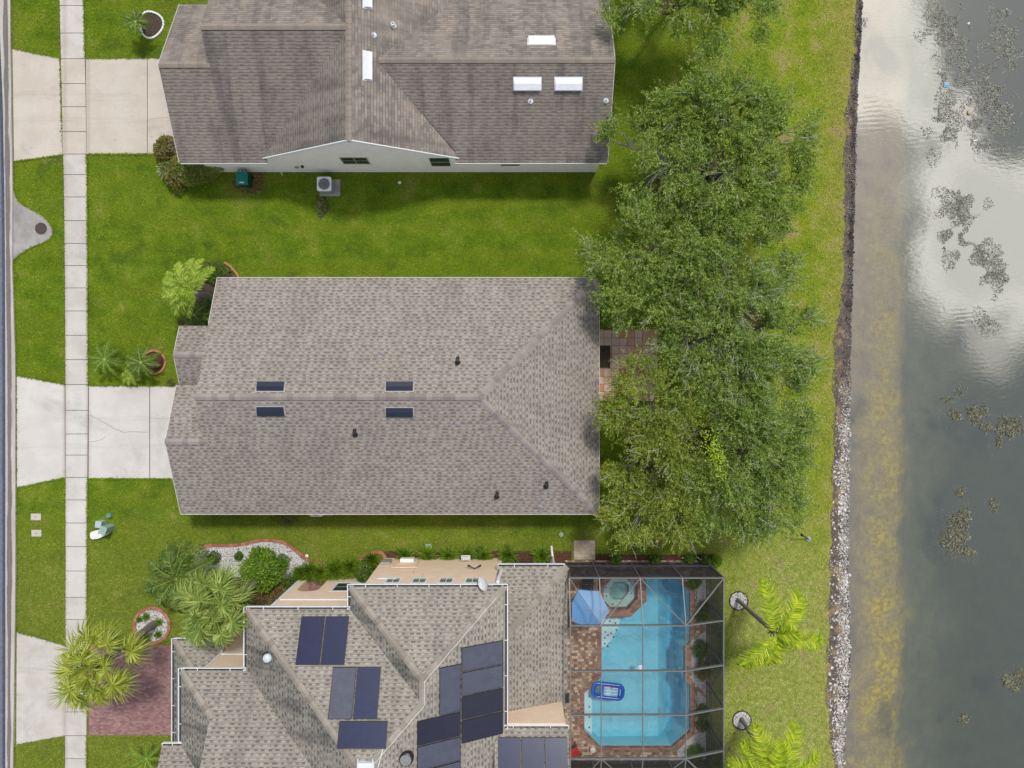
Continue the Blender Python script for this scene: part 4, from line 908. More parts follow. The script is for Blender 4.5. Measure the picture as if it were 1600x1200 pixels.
m = MB(); rg = ring(-.9, -.3, -.43, .43, .26); m.tube([fl(a, b, .12) for a, b in rg+rg[:2]], .07, 8, cap=False); m.build('pillow_ring', plain('blue_vinyl_light', (.03, .16, .62), .25, .5), t, smooth=True)
m = MB()
for k in range(6): y = -.25+k*.09; m.tube([fl(-.28, y, .05), fl(0, y, .065), fl(.62, y, .05)], .043, 8, m=k % 2)
m.build('mattress_rib', [M_lblu, plain('white_vinyl', (.6, .72, .78), .3, .5)], t, smooth=True)
m = MB(); m.tube([fl(-.25, .27, .075), fl(.1, .25, .08), fl(.28, .2, .085)], .04, 8); m.build('print', M_pink, t, smooth=True)
m = MB(); m.prism([fl(-.25, -.32, 0)[:2], fl(.75, -.32, 0)[:2], fl(.75, .32, 0)[:2], fl(-.25, .32, 0)[:2]], -.04, .0); m.build('bottom_sheet', M_blu, t)

# ------------------------------------------------------------------ the screen cage
cg = thing('pool_cage', 'large grey aluminium screen enclosure over the pool and its terrace', 'pool cage', (7.4, -16.5, 0))
ZE, ZF = 3.5, 4.3; CX0, CX1, CY1, CY0 = 3.16, 11.67, -10.7, -22.6
XF, YF1, YF0 = 9.39, -13.05, -20.23; LX = [4.82, 7.07, 9.39]; BY = [-13.05, -15.5, -17.88, -20.23]
M_alu = plain('cage_aluminium', (.17, .168, .165), .45, .4, var=.12)
m = MB(); b_ = lambda p, q, w_=.06, h_=.17: m.bar(p, q, w_, h_)
for y in BY: b_((CX0, y, ZF), (XF, y, ZF)); b_((XF, y, ZF), (CX1, y, ZE))
for x in LX: b_((x, YF1, ZF-.002), (x, YF0, ZF-.002), .05, .1); b_((x, YF1, ZF-.003), (x, CY1, ZE), .05, .1); b_((x, YF0, ZF-.003), (x, CY0, ZE), .05, .1)
b_((CX0, CY1, ZE), (CX1+.05, CY1, ZE)); b_((CX0, CY0, ZE), (CX1+.05, CY0, ZE)); b_((CX1, CY1, ZE-.003), (CX1, CY0, ZE-.003)); b_((CX0, CY1, ZE-.004), (CX0, YF1, ZF-.004)); b_((CX0, YF1, ZF-.004), (CX0, YF0, ZF-.004)); b_((CX0, YF0, ZF-.004), (CX0, CY0, ZE-.004))
b_((XF, YF1, ZF+.002), (CX1, CY1, ZE+.002)); b_((XF, YF0, ZF+.002), (CX1, CY0, ZE+.002))
for p, q in (((CX0, CY1, ZE), (LX[0], YF1, ZF)), ((LX[1], CY1, ZE), (LX[2], YF1, ZF)), ((LX[1], CY1, ZE), (LX[0], YF1, ZF)), ((CX0, CY0, ZE), (LX[0], YF0, ZF)), ((LX[1], CY0, ZE), (LX[2], YF0, ZF)), ((LX[1], CY0, ZE), (LX[0], YF0, ZF))): b_((p[0], p[1], p[2]-.006), (q[0], q[1], q[2]-.006), .042, .05)
m.build('roof_beam', M_alu, cg)
M_brz = plain('cage_post_grey', (.12, .12, .125), .5, .35, var=.15)
for x in (CX0+.05, 4.82, 7.07, 9.39, CX1):
    for y in (CY1, CY0): m = MB(); m.box(x-.045, x+.045, y-.045, y+.045, .05, ZE-.2); m.build('post', M_brz, cg)
for y in BY: m = MB(); m.box(CX1-.05, CX1+.05, y-.045, y+.045, .05, ZE-.2); m.build('post', M_brz, cg)
m = MB()
for y in (CY1, CY0): m.box(CX0, CX1, y-.025, y+.025, .9, .98); m.box(CX0, CX1, y-.03, y+.03, .055, .12)
m.box(CX1-.025, CX1+.025, CY0, CY1, .902, .978); m.box(CX1-.03, CX1+.03, CY0, CY1, .056, .118)
for ya, yb_ in ((YF1, CY1), (BY[1], BY[0])): m.bar((CX1, ya, .98), (CX1, yb_, ZE-.3), .04, .04)
for ya, yb_ in ((BY[1], BY[2]),): m.bar((CX1, ya, ZE-.3), (CX1, yb_, .98), .04, .04)
m.build('chair_rail', M_brz, cg)
def screenmat(name, alpha, col):
    mm, t, b = newmat(name); t.n.remove(b); tr = t.node('ShaderNodeBsdfTransparent', {0: (1, 1, 1)}); df = t.node('ShaderNodeBsdfDiffuse', {0: col})
    mx = t.node('ShaderNodeMixShader', {0: alpha, 1: tr.outputs[0], 2: df.outputs[0]}); t.l.new(mx.outputs[0], t.n['Material Output'].inputs[0]); return mm
M_scr = screenmat('roof_mesh', .13, (.05, .05, .055)); M_scw = screenmat('wall_mesh', .8, (.045, .045, .048))
m = MB(); q = -.05
m.poly([(CX0, YF1, ZF+q), (XF, YF1, ZF+q), (XF, YF0, ZF+q), (CX0, YF0, ZF+q)]); m.poly([(XF, YF1, ZF+q), (CX1, CY1, ZE+q), (CX1, CY0, ZE+q), (XF, YF0, ZF+q)])
m.poly([(CX0, YF1, ZF+q), (CX0, CY1, ZE+q), (CX1, CY1, ZE+q), (XF, YF1, ZF+q)]); m.poly([(CX0, YF0, ZF+q), (XF, YF0, ZF+q), (CX1, CY0, ZE+q), (CX0, CY0, ZE+q)])
m.build('roof_screen', M_scr, cg)
m = MB(); m.poly([(CX0, CY1, .12), (CX1, CY1, .12), (CX1, CY1, ZE-.1), (CX0, CY1, ZE-.1)]); m.poly([(CX1, CY0, .12), (CX1, CY1, .12), (CX1, CY1, ZE-.1), (CX1, CY0, ZE-.1)]); m.poly([(CX0, CY0, .12), (CX1, CY0, .12), (CX1, CY0, ZE-.1), (CX0, CY0, ZE-.1)])
m.build('wall_screen', M_scw, cg)
# planting strip inside the cage, east of the pool
PL = [(1086,905),(1104,905),(1104,925),(1086,925)]
for k, (ps) in enumerate(([(1088,905),(1103,905),(1103,966),(1088,966)], [(1080,1000),(1103,985),(1104,1085),(1080,1062)], [(1089,1078),(1104,1092),(1104,1135),(1089,1135)], [(1082,1148),(1104,1142),(1104,1185),(1058,1185),(1058,1172)])):
    m = MB(); m.prism([P2(*q) for q in ps], .051, .075+.002*k); struct(m.build('gravel_bed', plain('white_gravel_%d' % k, (.5, .49, .47), .9, .2, var=.6, scale=11, bump=.03)))
# ------------------------------------------------------------------ furniture round the pool
t = thing('patio_umbrella', 'open pale blue patio umbrella beside the spa, tilted to the east', 'umbrella', P(921, 950, .05))
hub = Vector(P(920, 950, 2.85)); tip = []
for px, py in ((893,941),(903,921),(937.5,925),(953,957),(940,976),(915,980),(893,969)):
    g = Vector(P(px, py, 2.35)); tip.append(g+Vector((0, 0, -(g.x-hub.x)*.16)))
M_ub = plain('blue_canvas', (.16, .36, .66), .8, .2, var=.06); M_ub2 = plain('blue_canvas_pale', (.27, .47, .73), .8, .2, var=.05)
m = MB()
for i in range(len(tip)):
    a, b = tip[i], tip[(i+1) % len(tip)]; sm = (a+b)/2*.985+hub*.015
    mi = 1 if i in (1, 2, 3) else 0
    for tri in ((hub, a, sm), (hub, sm, b)): m.poly(tri, mi)
    m.poly([a, sm, sm-Vector((0, 0, .14)), a-Vector((0, 0, .14))], mi); m.poly([sm, b, b-Vector((0, 0, .14)), sm-Vector((0, 0, .14))], mi)
m.build('canopy', [M_ub, M_ub2], t)
m = MB(); b0 = (hub.x, hub.y, .05); m.tube([b0, hub+Vector((0, 0, .1))], .025, 10); m.lathe([(.28, 0), (.28, .05), (.06, .09)], b0, 20); m.build('pole', M_whitem, t)
m = MB()
for a in tip: m.tube([hub-Vector((0, 0, .05)), a-Vector((0, 0, .03))], .012, 6)
m.build('rib', M_grey, t)
def lounge(name, label, pos, rot, mat, cush, L=1.5):
    t = thing(name, label, 'chair', pos); ca, sa = math.cos(rot), math.sin(rot)
    def q(x, y, z): return (pos[0]+x*ca-y*sa, pos[1]+x*sa+y*ca, pos[2]+z)
    m = MB(); 
    for y in (-.3, .3): m.tube([q(-.4, y, .38), q(.35, y, .4), q(.72, y, .85)], .022, 8); m.tube([q(-.35, y, .0), q(-.3, y, .38)], .02, 8); m.tube([q(.4, y, 0), q(.3, y, .4)], .02, 8); m.tube([q(-.38, y, .58), q(.5, y, .6)], .022, 8); m.tube([q(-.36, y, .36), q(-.38, y, .58)], .018, 8)
    m.build('frame', mat, t)
    m = MB()
    if cush: 
        v = [q(-.38, -.28, .4), q(.34, -.28, .42), q(.34, .28, .42), q(-.38, .28, .4)]; lo = v; hi = [(a, b, c_+.1) for a, b, c_ in v]
        m.add(lo+hi, [[3,2,1,0],[4,5,6,7],[0,1,5,4],[1,2,6,5],[2,3,7,6],[3,0,4,7]])
        v = [q(.34, -.28, .44), q(.7, -.26, .9), q(.7, .26, .9), q(.34, .28, .44)]; hi = [(a-.09*ca, b-.09*sa, c_+.05) for a, b, c_ in v]
        m.add(v+hi, [[3,2,1,0],[4,5,6,7],[0,1,5,4],[1,2,6,5],[2,3,7,6],[3,0,4,7]]); m.build('cushion', cush, t, bevel=.03)
    else:
        for k in range(7): x = -.38+k*.11; m.bar(q(x, -.3, .41), q(x, .3, .41), .07, .02)
        for k in range(5): s_ = (k+.5)/5; m.bar(q(.35+.37*s_, -.3, .42+.45*s_), q(.35+.37*s_, .3, .42+.45*s_), .07, .02)
        m.build('slat', mat, t)
    return t
lounge('patio_chair', 'dark slatted patio chair beside the blue umbrella, north of it', P(917, 916, .05), R(90), M_dgrey, None)
lounge('patio_chair', 'patio chair with a red cushion near the south-west corner of the pool', P(894, 1170, .05), R(205), M_dgrey, plain('red_cushion', (.5, .035, .035), .8, .2, var=.1))
m = MB(); c = P(925.5, 1168, .052); m.lathe([(.16, 0), (.17, .02), (.15, .3), (.16, .33), (.02, .35)], c, 20); tag(m.build('skimmer_lid', plain('ivory_plastic', (.68, .66, .6), .4, .4), None, c), 'small round ivory tub standing on the pavers at the pool corner', 'tub')

# ================================================================== SMALL THINGS IN THE GARDENS
# wheeled bin
c = P(388.5, 286); t = thing('wheeled_bin', 'teal green wheeled refuse bin against the cream wall of the upper house', 'bin', c)
M_teal = plain('teal_plastic', (.003, .19, .15), .4, .4, var=.1); m = MB(); x, y = c[:2]
v = [(x-.25, y-.3, .06), (x+.25, y-.3, .06), (x+.25, y+.3, .06), (x-.25, y+.3, .06), (x-.31, y-.38, 1.0), (x+.31, y-.38, 1.0), (x+.31, y+.38, 1.0), (x-.31, y+.38, 1.0)]
m.add(v, [[3,2,1,0],[0,1,5,4],[1,2,6,5],[2,3,7,6],[3,0,4,7]]); m.box(x-.33, x+.33, y-.4, y+.4, .985, 1.02); m.build('body', plain('dark_teal_plastic', (.003, .05, .042), .45, .4), t, bevel=.02)
m = MB(); m.box(x-.335, x+.335, y-.4, y+.38, 1.025, 1.08); m.box(x-.2, x+.2, y-.2, y+.2, 1.078, 1.1); m.build('lid', M_teal, t, bevel=.03)
m = MB(); m.tube([(x-.26, y+.47, 1.02), (x+.26, y+.47, 1.02)], .025, 8)
for k in (-.24, 0, .24): m.tube([(x+k, y+.38, 1.0), (x+k, y+.47, 1.02)], .02, 8)
m.build('handle', M_black, t)
m = MB(); m.box(x-.13, x+.13, y-.31, y-.25, 1.0815, 1.095); m.build('sticker', M_white, t)
for k in (-.29, .29): m = MB(); m.tube([(x+k-.03, y+.3, .11), (x+k+.03, y+.3, .11)], .11, 14); m.build('wheel', M_black, t)
# air conditioners
def aircon(c, label, sz=.42, hgt=.8):
    t = thing('air_conditioner', label, 'air conditioner', c); x, y, z = c
    m = MB(); m.box(x-sz-.05, x+sz+.35, y-sz-.1, y+sz+.05, 0, .06); m.build('pad', M_conc4, t)
    m = MB(); m.box(x-sz+.03, x+sz-.03, y-sz+.03, y+sz-.03, .062, hgt-.06); m.build('coil_case', M_grey, t)
    m = MB(); rg = ring(x-sz, x+sz, y-sz, y+sz, .1, 4); inn = [(x+.34*math.cos(2*math.pi*(k+.5)/28), y+.34*math.sin(2*math.pi*(k+.5)/28)) for k in range(28)]; tess([rg, inn], hgt, m)
    n = len(rg)
    for i in range(n): a, b = rg[i], rg[(i+1) % n]; m.poly([(*a, hgt), (*b, hgt), (*b, hgt-.08), (*a, hgt-.08)])
    for i in range(28): a, b = inn[i], inn[(i+1) % 28]; m.poly([(*b, hgt), (*a, hgt), (*a, hgt-.2), (*b, hgt-.2)])
    m.build('top_cover', M_white, t)
    m = MB(); m.lathe([(.345, 0), (.345, .01)], (x, y, hgt-.2), 24); m.build('fan_well', M_dgrey, t)
    m = MB()
    for k in range(5):
        g = k*2*math.pi/5+.4; g2 = g+.62; v = [(x+r_*math.cos(a_), y+r_*math.sin(a_), hgt-.13+dz_) for r_, a_, dz_ in ((.08, g, .02), (.31, g-.12, .05), (.32, g+.5, -.01), (.08, g2, -.02))]; m.poly(v); m.poly([(a, b, cc-.008) for a, b, cc in v][::-1])
    m.lathe([(.09, -.16), (.09, -.09)], (x, y, hgt), 14); fb = m.build('fan', M_grey, t)
    m = MB()
    for r_ in (.1, .18, .26, .33):
        pts = [(x+r_*math.cos(k*math.pi/12), y+r_*math.sin(k*math.pi/12), hgt+.015) for k in range(25)]; m.tube(pts, .006, 4, cap=False)
    for k in range(4): g = k*math.pi/4; m.tube([(x-.36*math.cos(g), y-.36*math.sin(g), hgt+.012), (x+.36*math.cos(g), y+.36*math.sin(g), hgt+.012)], .007, 4)
    m.build('fan_guard', M_dgrey, t)
aircon((-11.08, 11.8, 0), 'grey air conditioner with white top on a concrete pad below the upper house gable')
aircon((-11.53, -7.42, 0), 'air conditioner half hidden under the south eave of the middle house', .4)
# utility pedestals by the sidewalk
def cabinet(c, label, w_, d_, h_, mat, rot=0.0, cat='utility box', cap=.03):
    t = thing('utility_box', label, cat, c); ca, sa = math.cos(rot), math.sin(rot)
    def bx(m, a0, a1, b0, b1, z0, z1):
        pts = [(c[0]+a*ca-b*sa, c[1]+a*sa+b*ca) for a, b in ((a0, b0), (a1, b0), (a1, b1), (a0, b1))]; m.prism(pts, z0, z1)
    m = MB(); bx(m, -w_/2, w_/2, -d_/2, d_/2, 0, h_*.86); m.build('body', mat, t, bevel=.015)
    m = MB(); bx(m, -w_/2-cap, w_/2+cap, -d_/2-cap, d_/2+cap, h_*.865, h_); m.build('lid', mat, t, bevel=.02)
    m = MB(); bx(m, -w_*.12, w_*.12, -d_/2-.03, -d_/2-.002, h_*.5, h_*.62); m.build('latch', M_grey, t); return t
M_pg = plain('pale_green_paint', (.30, .42, .38), .5, .35, var=.15); M_pb = plain('pale_blue_paint', (.42, .52, .55), .5, .35, var=.12); M_gg = plain('green_paint', (.12, .26, .2), .5, .35, var=.2)
cabinet(P(161, 817), 'pale blue-grey utility box on the front lawn of the middle house', .3, .34, .5, M_pb, R(-10))
cabinet(P(174.5, 824), 'taller pale green utility box beside the fallen white cover', .36, .42, .95, M_pg, R(-20))
t = thing('utility_cover', 'white moulded utility cover lying tipped over on the lawn by the sidewalk', 'cover', P(159, 834))
m = MB(); pts = [P2(*q) for q in ((145,832),(148,829),(160,826),(171,827.5),(175,829),(173,833),(158,840),(149,841),(145.5,838.5))]; m.prism(pts, .02, .3); m.build('shell', M_white, t, bevel=.06)
m = MB(); m.prism([P2(*q) for q in ((150,832),(158,829.5),(158.5,836.5),(150.5,838.5))], .305, .33); m.build('panel', M_white, t)
t = thing('irrigation_valve_box', 'small round green valve cover in the lawn north of the utility boxes', 'valve cover', P(172, 805)); c = P(172, 805)
m = MB(); m.lathe([(.17, 0), (.17, .14), (.15, .18)], c, 18); m.build('body', M_gg, t); m = MB(); m.lathe([(.14, .182), (.13, .2)], c, 18); m.build('lid', M_gg, t)
for k, (px, py, lb) in enumerate(((56.5, 807.5, 'concrete meter lid in the verge, the northern of the pair'), (57.5, 833, 'concrete meter lid in the verge, the southern of the pair'))):
    c = P(px, py); t = thing('meter_lid', lb, 'meter lid', c, 'meter lids in the verge'); m = MB(); m.box(c[0]-.3, c[0]+.3, c[1]-.2, c[1]+.2, 0, .045); m.build('frame', M_conc2, t, bevel=.015)
    m = MB(); m.box(c[0]-.23, c[0]+.23, c[1]-.14, c[1]+.14, .046, .056); m.build('lid', M_conc3, t)
    m = MB(); m.box(c[0]-.04, c[0]+.04, c[1]-.02, c[1]+.02, .057, .062); m.build('finger_hole', M_dgrey, t)
t = thing('irrigation_valve_box', 'pale green square valve box at the edge of the border north of the lower house', 'valve cover', P(669.5, 853)); c = P(669.5, 853)
m = MB(); m.box(c[0]-.2, c[0]+.2, c[1]-.13, c[1]+.13, 0, .1); m.build('body', M_pg, t, bevel=.02); m = MB(); m.box(c[0]-.16, c[0]+.16, c[1]-.1, c[1]+.1, .101, .115); m.build('lid', M_pg, t)
t = thing('irrigation_valve_box', 'grey-green round valve cover in the lawn north-west of the paver step', 'valve cover', P(877, 835)); c = P(877, 835)
m = MB(); m.lathe([(.13, 0), (.13, .05)], c, 16); m.build('body', M_pg, t); m = MB(); m.lathe([(.09, .051), (.08, .065)], c, 16); m.build('lid', M_grey, t)
def sprinkler(px, py, label):
    c = P(px, py); t = thing('sprinkler_head', label, 'sprinkler', c, 'white sprinkler heads'); m = MB(); m.lathe([(.09, 0), (.1, .03), (.05, .05)], c, 14); m.build('collar', M_white, t); m = MB(); m.lathe([(.03, .05), (.028, .12), (.01, .13)], c, 10); m.build('nozzle', M_white, t)
sprinkler(624.5, 285.5, 'white sprinkler head in the shaded lawn south of the upper house'); sprinkler(479.5, 868.5, 'white sprinkler head just outside the curved red edging')
# lamp post near the shore
t = thing('garden_lamp', 'thin black lamp post on a small base near the shore', 'lamp', P(1263, 842)); c = Vector(P(1263, 842)); top = Vector((c.x-.75, c.y+.42, 1.0))
m = MB(); m.lathe([(.16, 0), (.16, .06), (.05, .1)], c, 12); m.build('base', M_grey, t)
m = MB(); m.tube([c+Vector((0, 0, .05)), top], .035, 8); m.tube([top, top+Vector((-.1, .05, .02))], .08, 10); m.build('post', M_black, t)
# garden beds, edging and stone rings
def gravelmat(name, a, b_, sc=9): 
    mm, t, b = newmat(name); p = t.pos(); v = t.node('ShaderNodeTexVoronoi', {'Vector': p, 'Scale': sc}); c = t.mix(.8, b_, t.ramp(v.outputs['Color'], [(.2, a), (.8, b_)])); c = t.mix(t.step(v.outputs['Distance'], .35, .75), c, [x*.35 for x in a]); setc(t, b, c, .9, .2, 0, v.outputs['Distance'], .05, .9); return mm
M_gravel = gravelmat('white_gravel', (.42, .41, .4), (.74, .73, .71))
def gravel_stones(name, inside, bbox, n, mat, r0=.03, r1=.075, z=.04, org=None):
    """loose stones as small facetted lumps"""
    V = []; rs = np.random.RandomState(len(name)+n)
    oct_ = np.array([[1,0,0],[0,1,0],[-1,0,0],[0,-1,0],[0,0,.8],[0,0,-.5]]); tri = [(0,1,4),(1,2,4),(2,3,4),(3,0,4)]
    while n > 0:
        x, y = rs.uniform(bbox[0], bbox[2]), rs.uniform(bbox[1], bbox[3]); n -= 1
        if not inside(x, y): continue
        r_ = rs.uniform(r0, r1); g = rs.uniform(0, 6.28); zz = z(x, y) if callable(z) else z; sq = rs.uniform(.6, 1.3)
        pts = [(x+r_*(a*math.cos(g)-b*sq*math.sin(g)), y+r_*(a*math.sin(g)+b*sq*math.cos(g)), zz+c*r_*.8) for a, b, c in oct_+rs.uniform(-.2, .2, oct_.shape)]
        for t_ in tri: V += [pts[k] for k in t_]
    return V
def pip(poly):
    def f(x, y):
        ins = False; j = len(poly)-1
        for i in range(len(poly)):
            xi, yi = poly[i]; xj, yj = poly[j]
            if (yi > y) != (yj > y) and x < (xj-xi)*(y-yi)/(yj-yi)+xi: ins = not ins
            j = i
        return ins
    return f
def edging(name, label, pts, w_, h_, mat, closed=False, cat='edging', group=None):
    m = MB(); v = [Vector((*p, 0)) for p in pts]; n = len(v); L = []
    for i in range(n):
        a = v[(i-1) % n] if closed or i else v[i]; b = v[(i+1) % n] if closed or i < n-1 else v[i]; t = (b-a).normalized(); L.append(Vector((-t.y, t.x, 0))*w_/2)
    r_ = range(n if closed else n-1)
    for i in r_:
        j = (i+1) % n; a, b, c, dd = v[i]+L[i], v[i]-L[i], v[j]-L[j], v[j]+L[j]; up = Vector((0, 0, h_))
        m.add([a, b, c, dd, a+up, b+up, c+up, dd+up], [[4,5,6,7],[0,4,7,3],[2,6,5,1]]+([[1,5,4,0]] if i == 0 and not closed else [])+([[3,7,6,2]] if i == n-2 and not closed else []))
    return tag(m.build(name, mat, None, (v[0].x, v[0].y, 0)), label, cat, group)
def smooth_line(pts, n=6):
    out = []; v = [Vector((*p, 0)) for p in pts]
    for i in range(len(v)-1):
        p0, p1, p2, p3 = v[max(i-1, 0)], v[i], v[i+1], v[min(i+2, len(v)-1)]
        for k in range(n):
            s = k/n; q = .5*((2*p1)+(p2-p0)*s+(2*p0-5*p1+4*p2-p3)*s*s+(3*p1-p0-3*p2+p3)*s**3); out.append((q.x, q.y))
    return out+[tuple(v[-1][:2])]
EDG = smooth_line([P2(*q) for q in ((305,862),(316,856),(332,852),(360,852),(385,849),(408,844),(432,845),(449,850),(463,860),(478,873),(495,880),(512,882),(526,882))])
edging('brick_edging', 'curved red brick edging along the white gravel bed of the lower house', EDG, .2, .09, M_edge)
m = MB(); gp = EDG+[P2(*q) for q in ((524,893),(480,895),(468,899),(445,903),(405,898),(340,905),(300,900),(300,880))]; tess([gp], .02, m); struct(m.build('gravel_bed', M_gravel))
inside = pip(gp); V = gravel_stones('bed', inside, (min(p[0] for p in gp), min(p[1] for p in gp), max(p[0] for p in gp), max(p[1] for p in gp)), 5200, None)
M_stone = capmat('gravel_stone', (.38, .37, .36), (.78, .77, .75))
stuff(npmesh('gravel', np.array(V), 3, M_stone), 'white landscape gravel filling the curved bed', 'gravel')
edging('brick_edging', 'short hooked piece of red brick edging west of the border shrubs', smooth_line([P2(*q) for q in ((562,874),(569,868),(581,864),(592,862),(600,867),(604,875))], 5), .2, .09, M_edge)
def mulchstrip(pts, z=.012): m = MB(); m.prism([P2(*q) for q in pts], .003, z); return struct(m.build('mulch_bed', M_mulch))
mulchstrip([(600,861),(690,862),(778,861),(862,860),(893,861),(893,882),(600,882)]); mulchstrip([(931,865),(1010,867),(1113,866),(1118,878),(931,877)])
mulchstrip([(330,906),(404,899.5),(445,904.5),(469,900.5),(466,935),(425,945),(385,945),(335,930)], .013)
def ringbed(px, py, r_px, kind, label, fillm, edgem, w_=.14, nst=420):
    c = P(px, py); r_ = r_px/K; m = MB(); m.lathe([(r_, .004), (r_*.96, .03), (r_*.5, .05), (.05, .055)], (c[0], c[1], 0), 32); struct(m.build('planting_bed', fillm))
    if kind == 'ring': edging('bed_edging', label, [(c[0]+r_*1.03*math.cos(k*math.pi/18), c[1]+r_*1.03*math.sin(k*math.pi/18)) for k in range(36)], w_, .1, edgem, True)
ringbed(238, 977, 26.5, 'ring', 'circular red brick edging round the bed of the leaning fan palm', M_gravel, M_edge, .19)
cc = P(238, 977); V = gravel_stones('r', lambda x, y: (x-cc[0])**2+(y-cc[1])**2 < .9, (cc[0]-1, cc[1]-1, cc[0]+1, cc[1]+1), 900, None); V2 = []
for px, py in ((1154, 938.5), (1159, 1125)):
    cc = P(px, py); rr2 = (13.5/K)**2; V2 += gravel_stones('q%d' % px, lambda x, y: (x-cc[0])**2+(y-cc[1])**2 < rr2, (cc[0]-.6, cc[1]-.6, cc[0]+.6, cc[1]+.6), 380, None, .025, .055)
    m = MB(); m.lathe([(14/K, .004), (13/K, .03), (.05, .045)], (cc[0], cc[1], 0), 28); struct(m.build('planting_bed', M_gravel))
    edging('bed_edging', 'thin black plastic ring round the '+('northern' if py < 1000 else 'southern')+' feather palm east of the pool cage', [(cc[0]+14.4/K*math.cos(k*math.pi/18), cc[1]+14.4/K*math.sin(k*math.pi/18)) for k in range(36)], .035, .08, M_black, True)
stuff(npmesh('gravel', np.array(V+V2), 3, M_stone), 'white gravel filling the round palm beds', 'gravel')
ringbed(241, 566, 17.5, 'ring', 'terracotta ring round the bare mulch bed in front of the middle house porch', M_mulch, M_edge2, .12)
ringbed(237, 39, 17.5, 'none', '', M_soil, None)
for k in range(27):                                             # ring of small white edging blocks, each one a thing
    g = k*2*math.pi/27; q = 1+.06*math.sin(3*g+1); c = P(237+18.3*q*math.cos(g), 39-20.5*q*math.sin(g))
    m = MB(); tx, ty = -math.sin(g), math.cos(g)*1.1; l = .075; 
    pts = [(c[0]+a*tx*l-b*math.cos(g)*.05, c[1]+a*ty*l-b*math.sin(g)*.05) for a, b in ((-1, -1), (1, -1), (1, 1), (-1, 1))]
    m.prism(pts, 0, .1); tag(m.build('edging_block', M_white, None, c, bevel=.012), 'white edging block in the ring round the bed at the top left', 'edging block', 'white edging blocks of the round bed')
edging('bed_edging', 'arc of orange edging at the north-west corner of the middle house', smooth_line([P2(*q) for q in ((351,410.5),(356,413),(361,417),(369,426),(373,434),(375,446))], 5), .12, .08, M_edge2)
m = MB(); tess([[P2(*q) for q in ((276,420),(300,410),(340,408),(362,417),(374,435),(374,520),(300,522),(290,470))]], .008, m); struct(m.build('mulch_bed', M_soil))
o = blob('bare_patch', P(503, 322), .38, .75, .005, M_soil, 3); blob('bare_patch', P(390, 283), .95, .8, .006, plain('reddish_dirt', (.15, .075, .05), .95, .1, var=.6, scale=8), 5)

SHADE_LITTER = [(1095,300,62,60),(1065,425,62,55),(1125,515,70,60),(1035,700,52,70),(1150,700,66,62),(1075,-20,80,40)]  # litter patches added; their dark colour stands for shade in crown gaps
for k, (px, py, rx, ry) in enumerate(SHADE_LITTER): blob('shade_litter', P(px, py), rx/K, ry/K, .004+.002*k, M_mulch if False else plain('shade_litter_%d' % k, (.085, .06, .035), .95, .1, var=.8, scale=7, bump=.02), 20+k, 60, .3)
# ================================================================== VEGETATION
def unit(v): return v/np.maximum(np.linalg.norm(v, axis=-1, keepdims=True), 1e-6)
def leafquads(C, D, L, Wd, N=None, rs=np.random):
    """diamond leaves: base C, direction D (unit), length L, width Wd, roughly facing N"""
    n = len(C)
    if N is None: N = unit(rs.normal(size=(n, 3))*.6+np.array([0, 0, .9]))
    S = unit(np.cross(D, N)); L = np.asarray(L).reshape(-1, 1); Wd = np.asarray(Wd).reshape(-1, 1)
    up = np.cross(S, D)
    return np.stack([C, C+D*L*.45+S*Wd*.5, C+D*L-up*L*.06, C+D*L*.45-S*Wd*.5], 1).reshape(-1, 3)
def ribbons(A, B, w0, w1, rs=np.random):
    """thin three-sided twigs from A to B as separate quads"""
    D = unit(B-A); S = unit(np.cross(D, rs.normal(size=D.shape))); T = np.cross(D, S); out = []
    ang = [0, 2.094, 4.189]
    w0 = np.asarray(w0).reshape(-1, 1)*np.ones((len(A), 1)); w1 = np.asarray(w1).reshape(-1, 1)*np.ones((len(A), 1))
    E = [S*math.cos(g)+T*math.sin(g) for g in ang]
    for k in range(3):
        a, b = E[k], E[(k+1) % 3]; out.append(np.stack([A+a*w0, A+b*w0, B+b*w1, B+a*w1], 1))
    return np.concatenate(out).reshape(-1, 3)
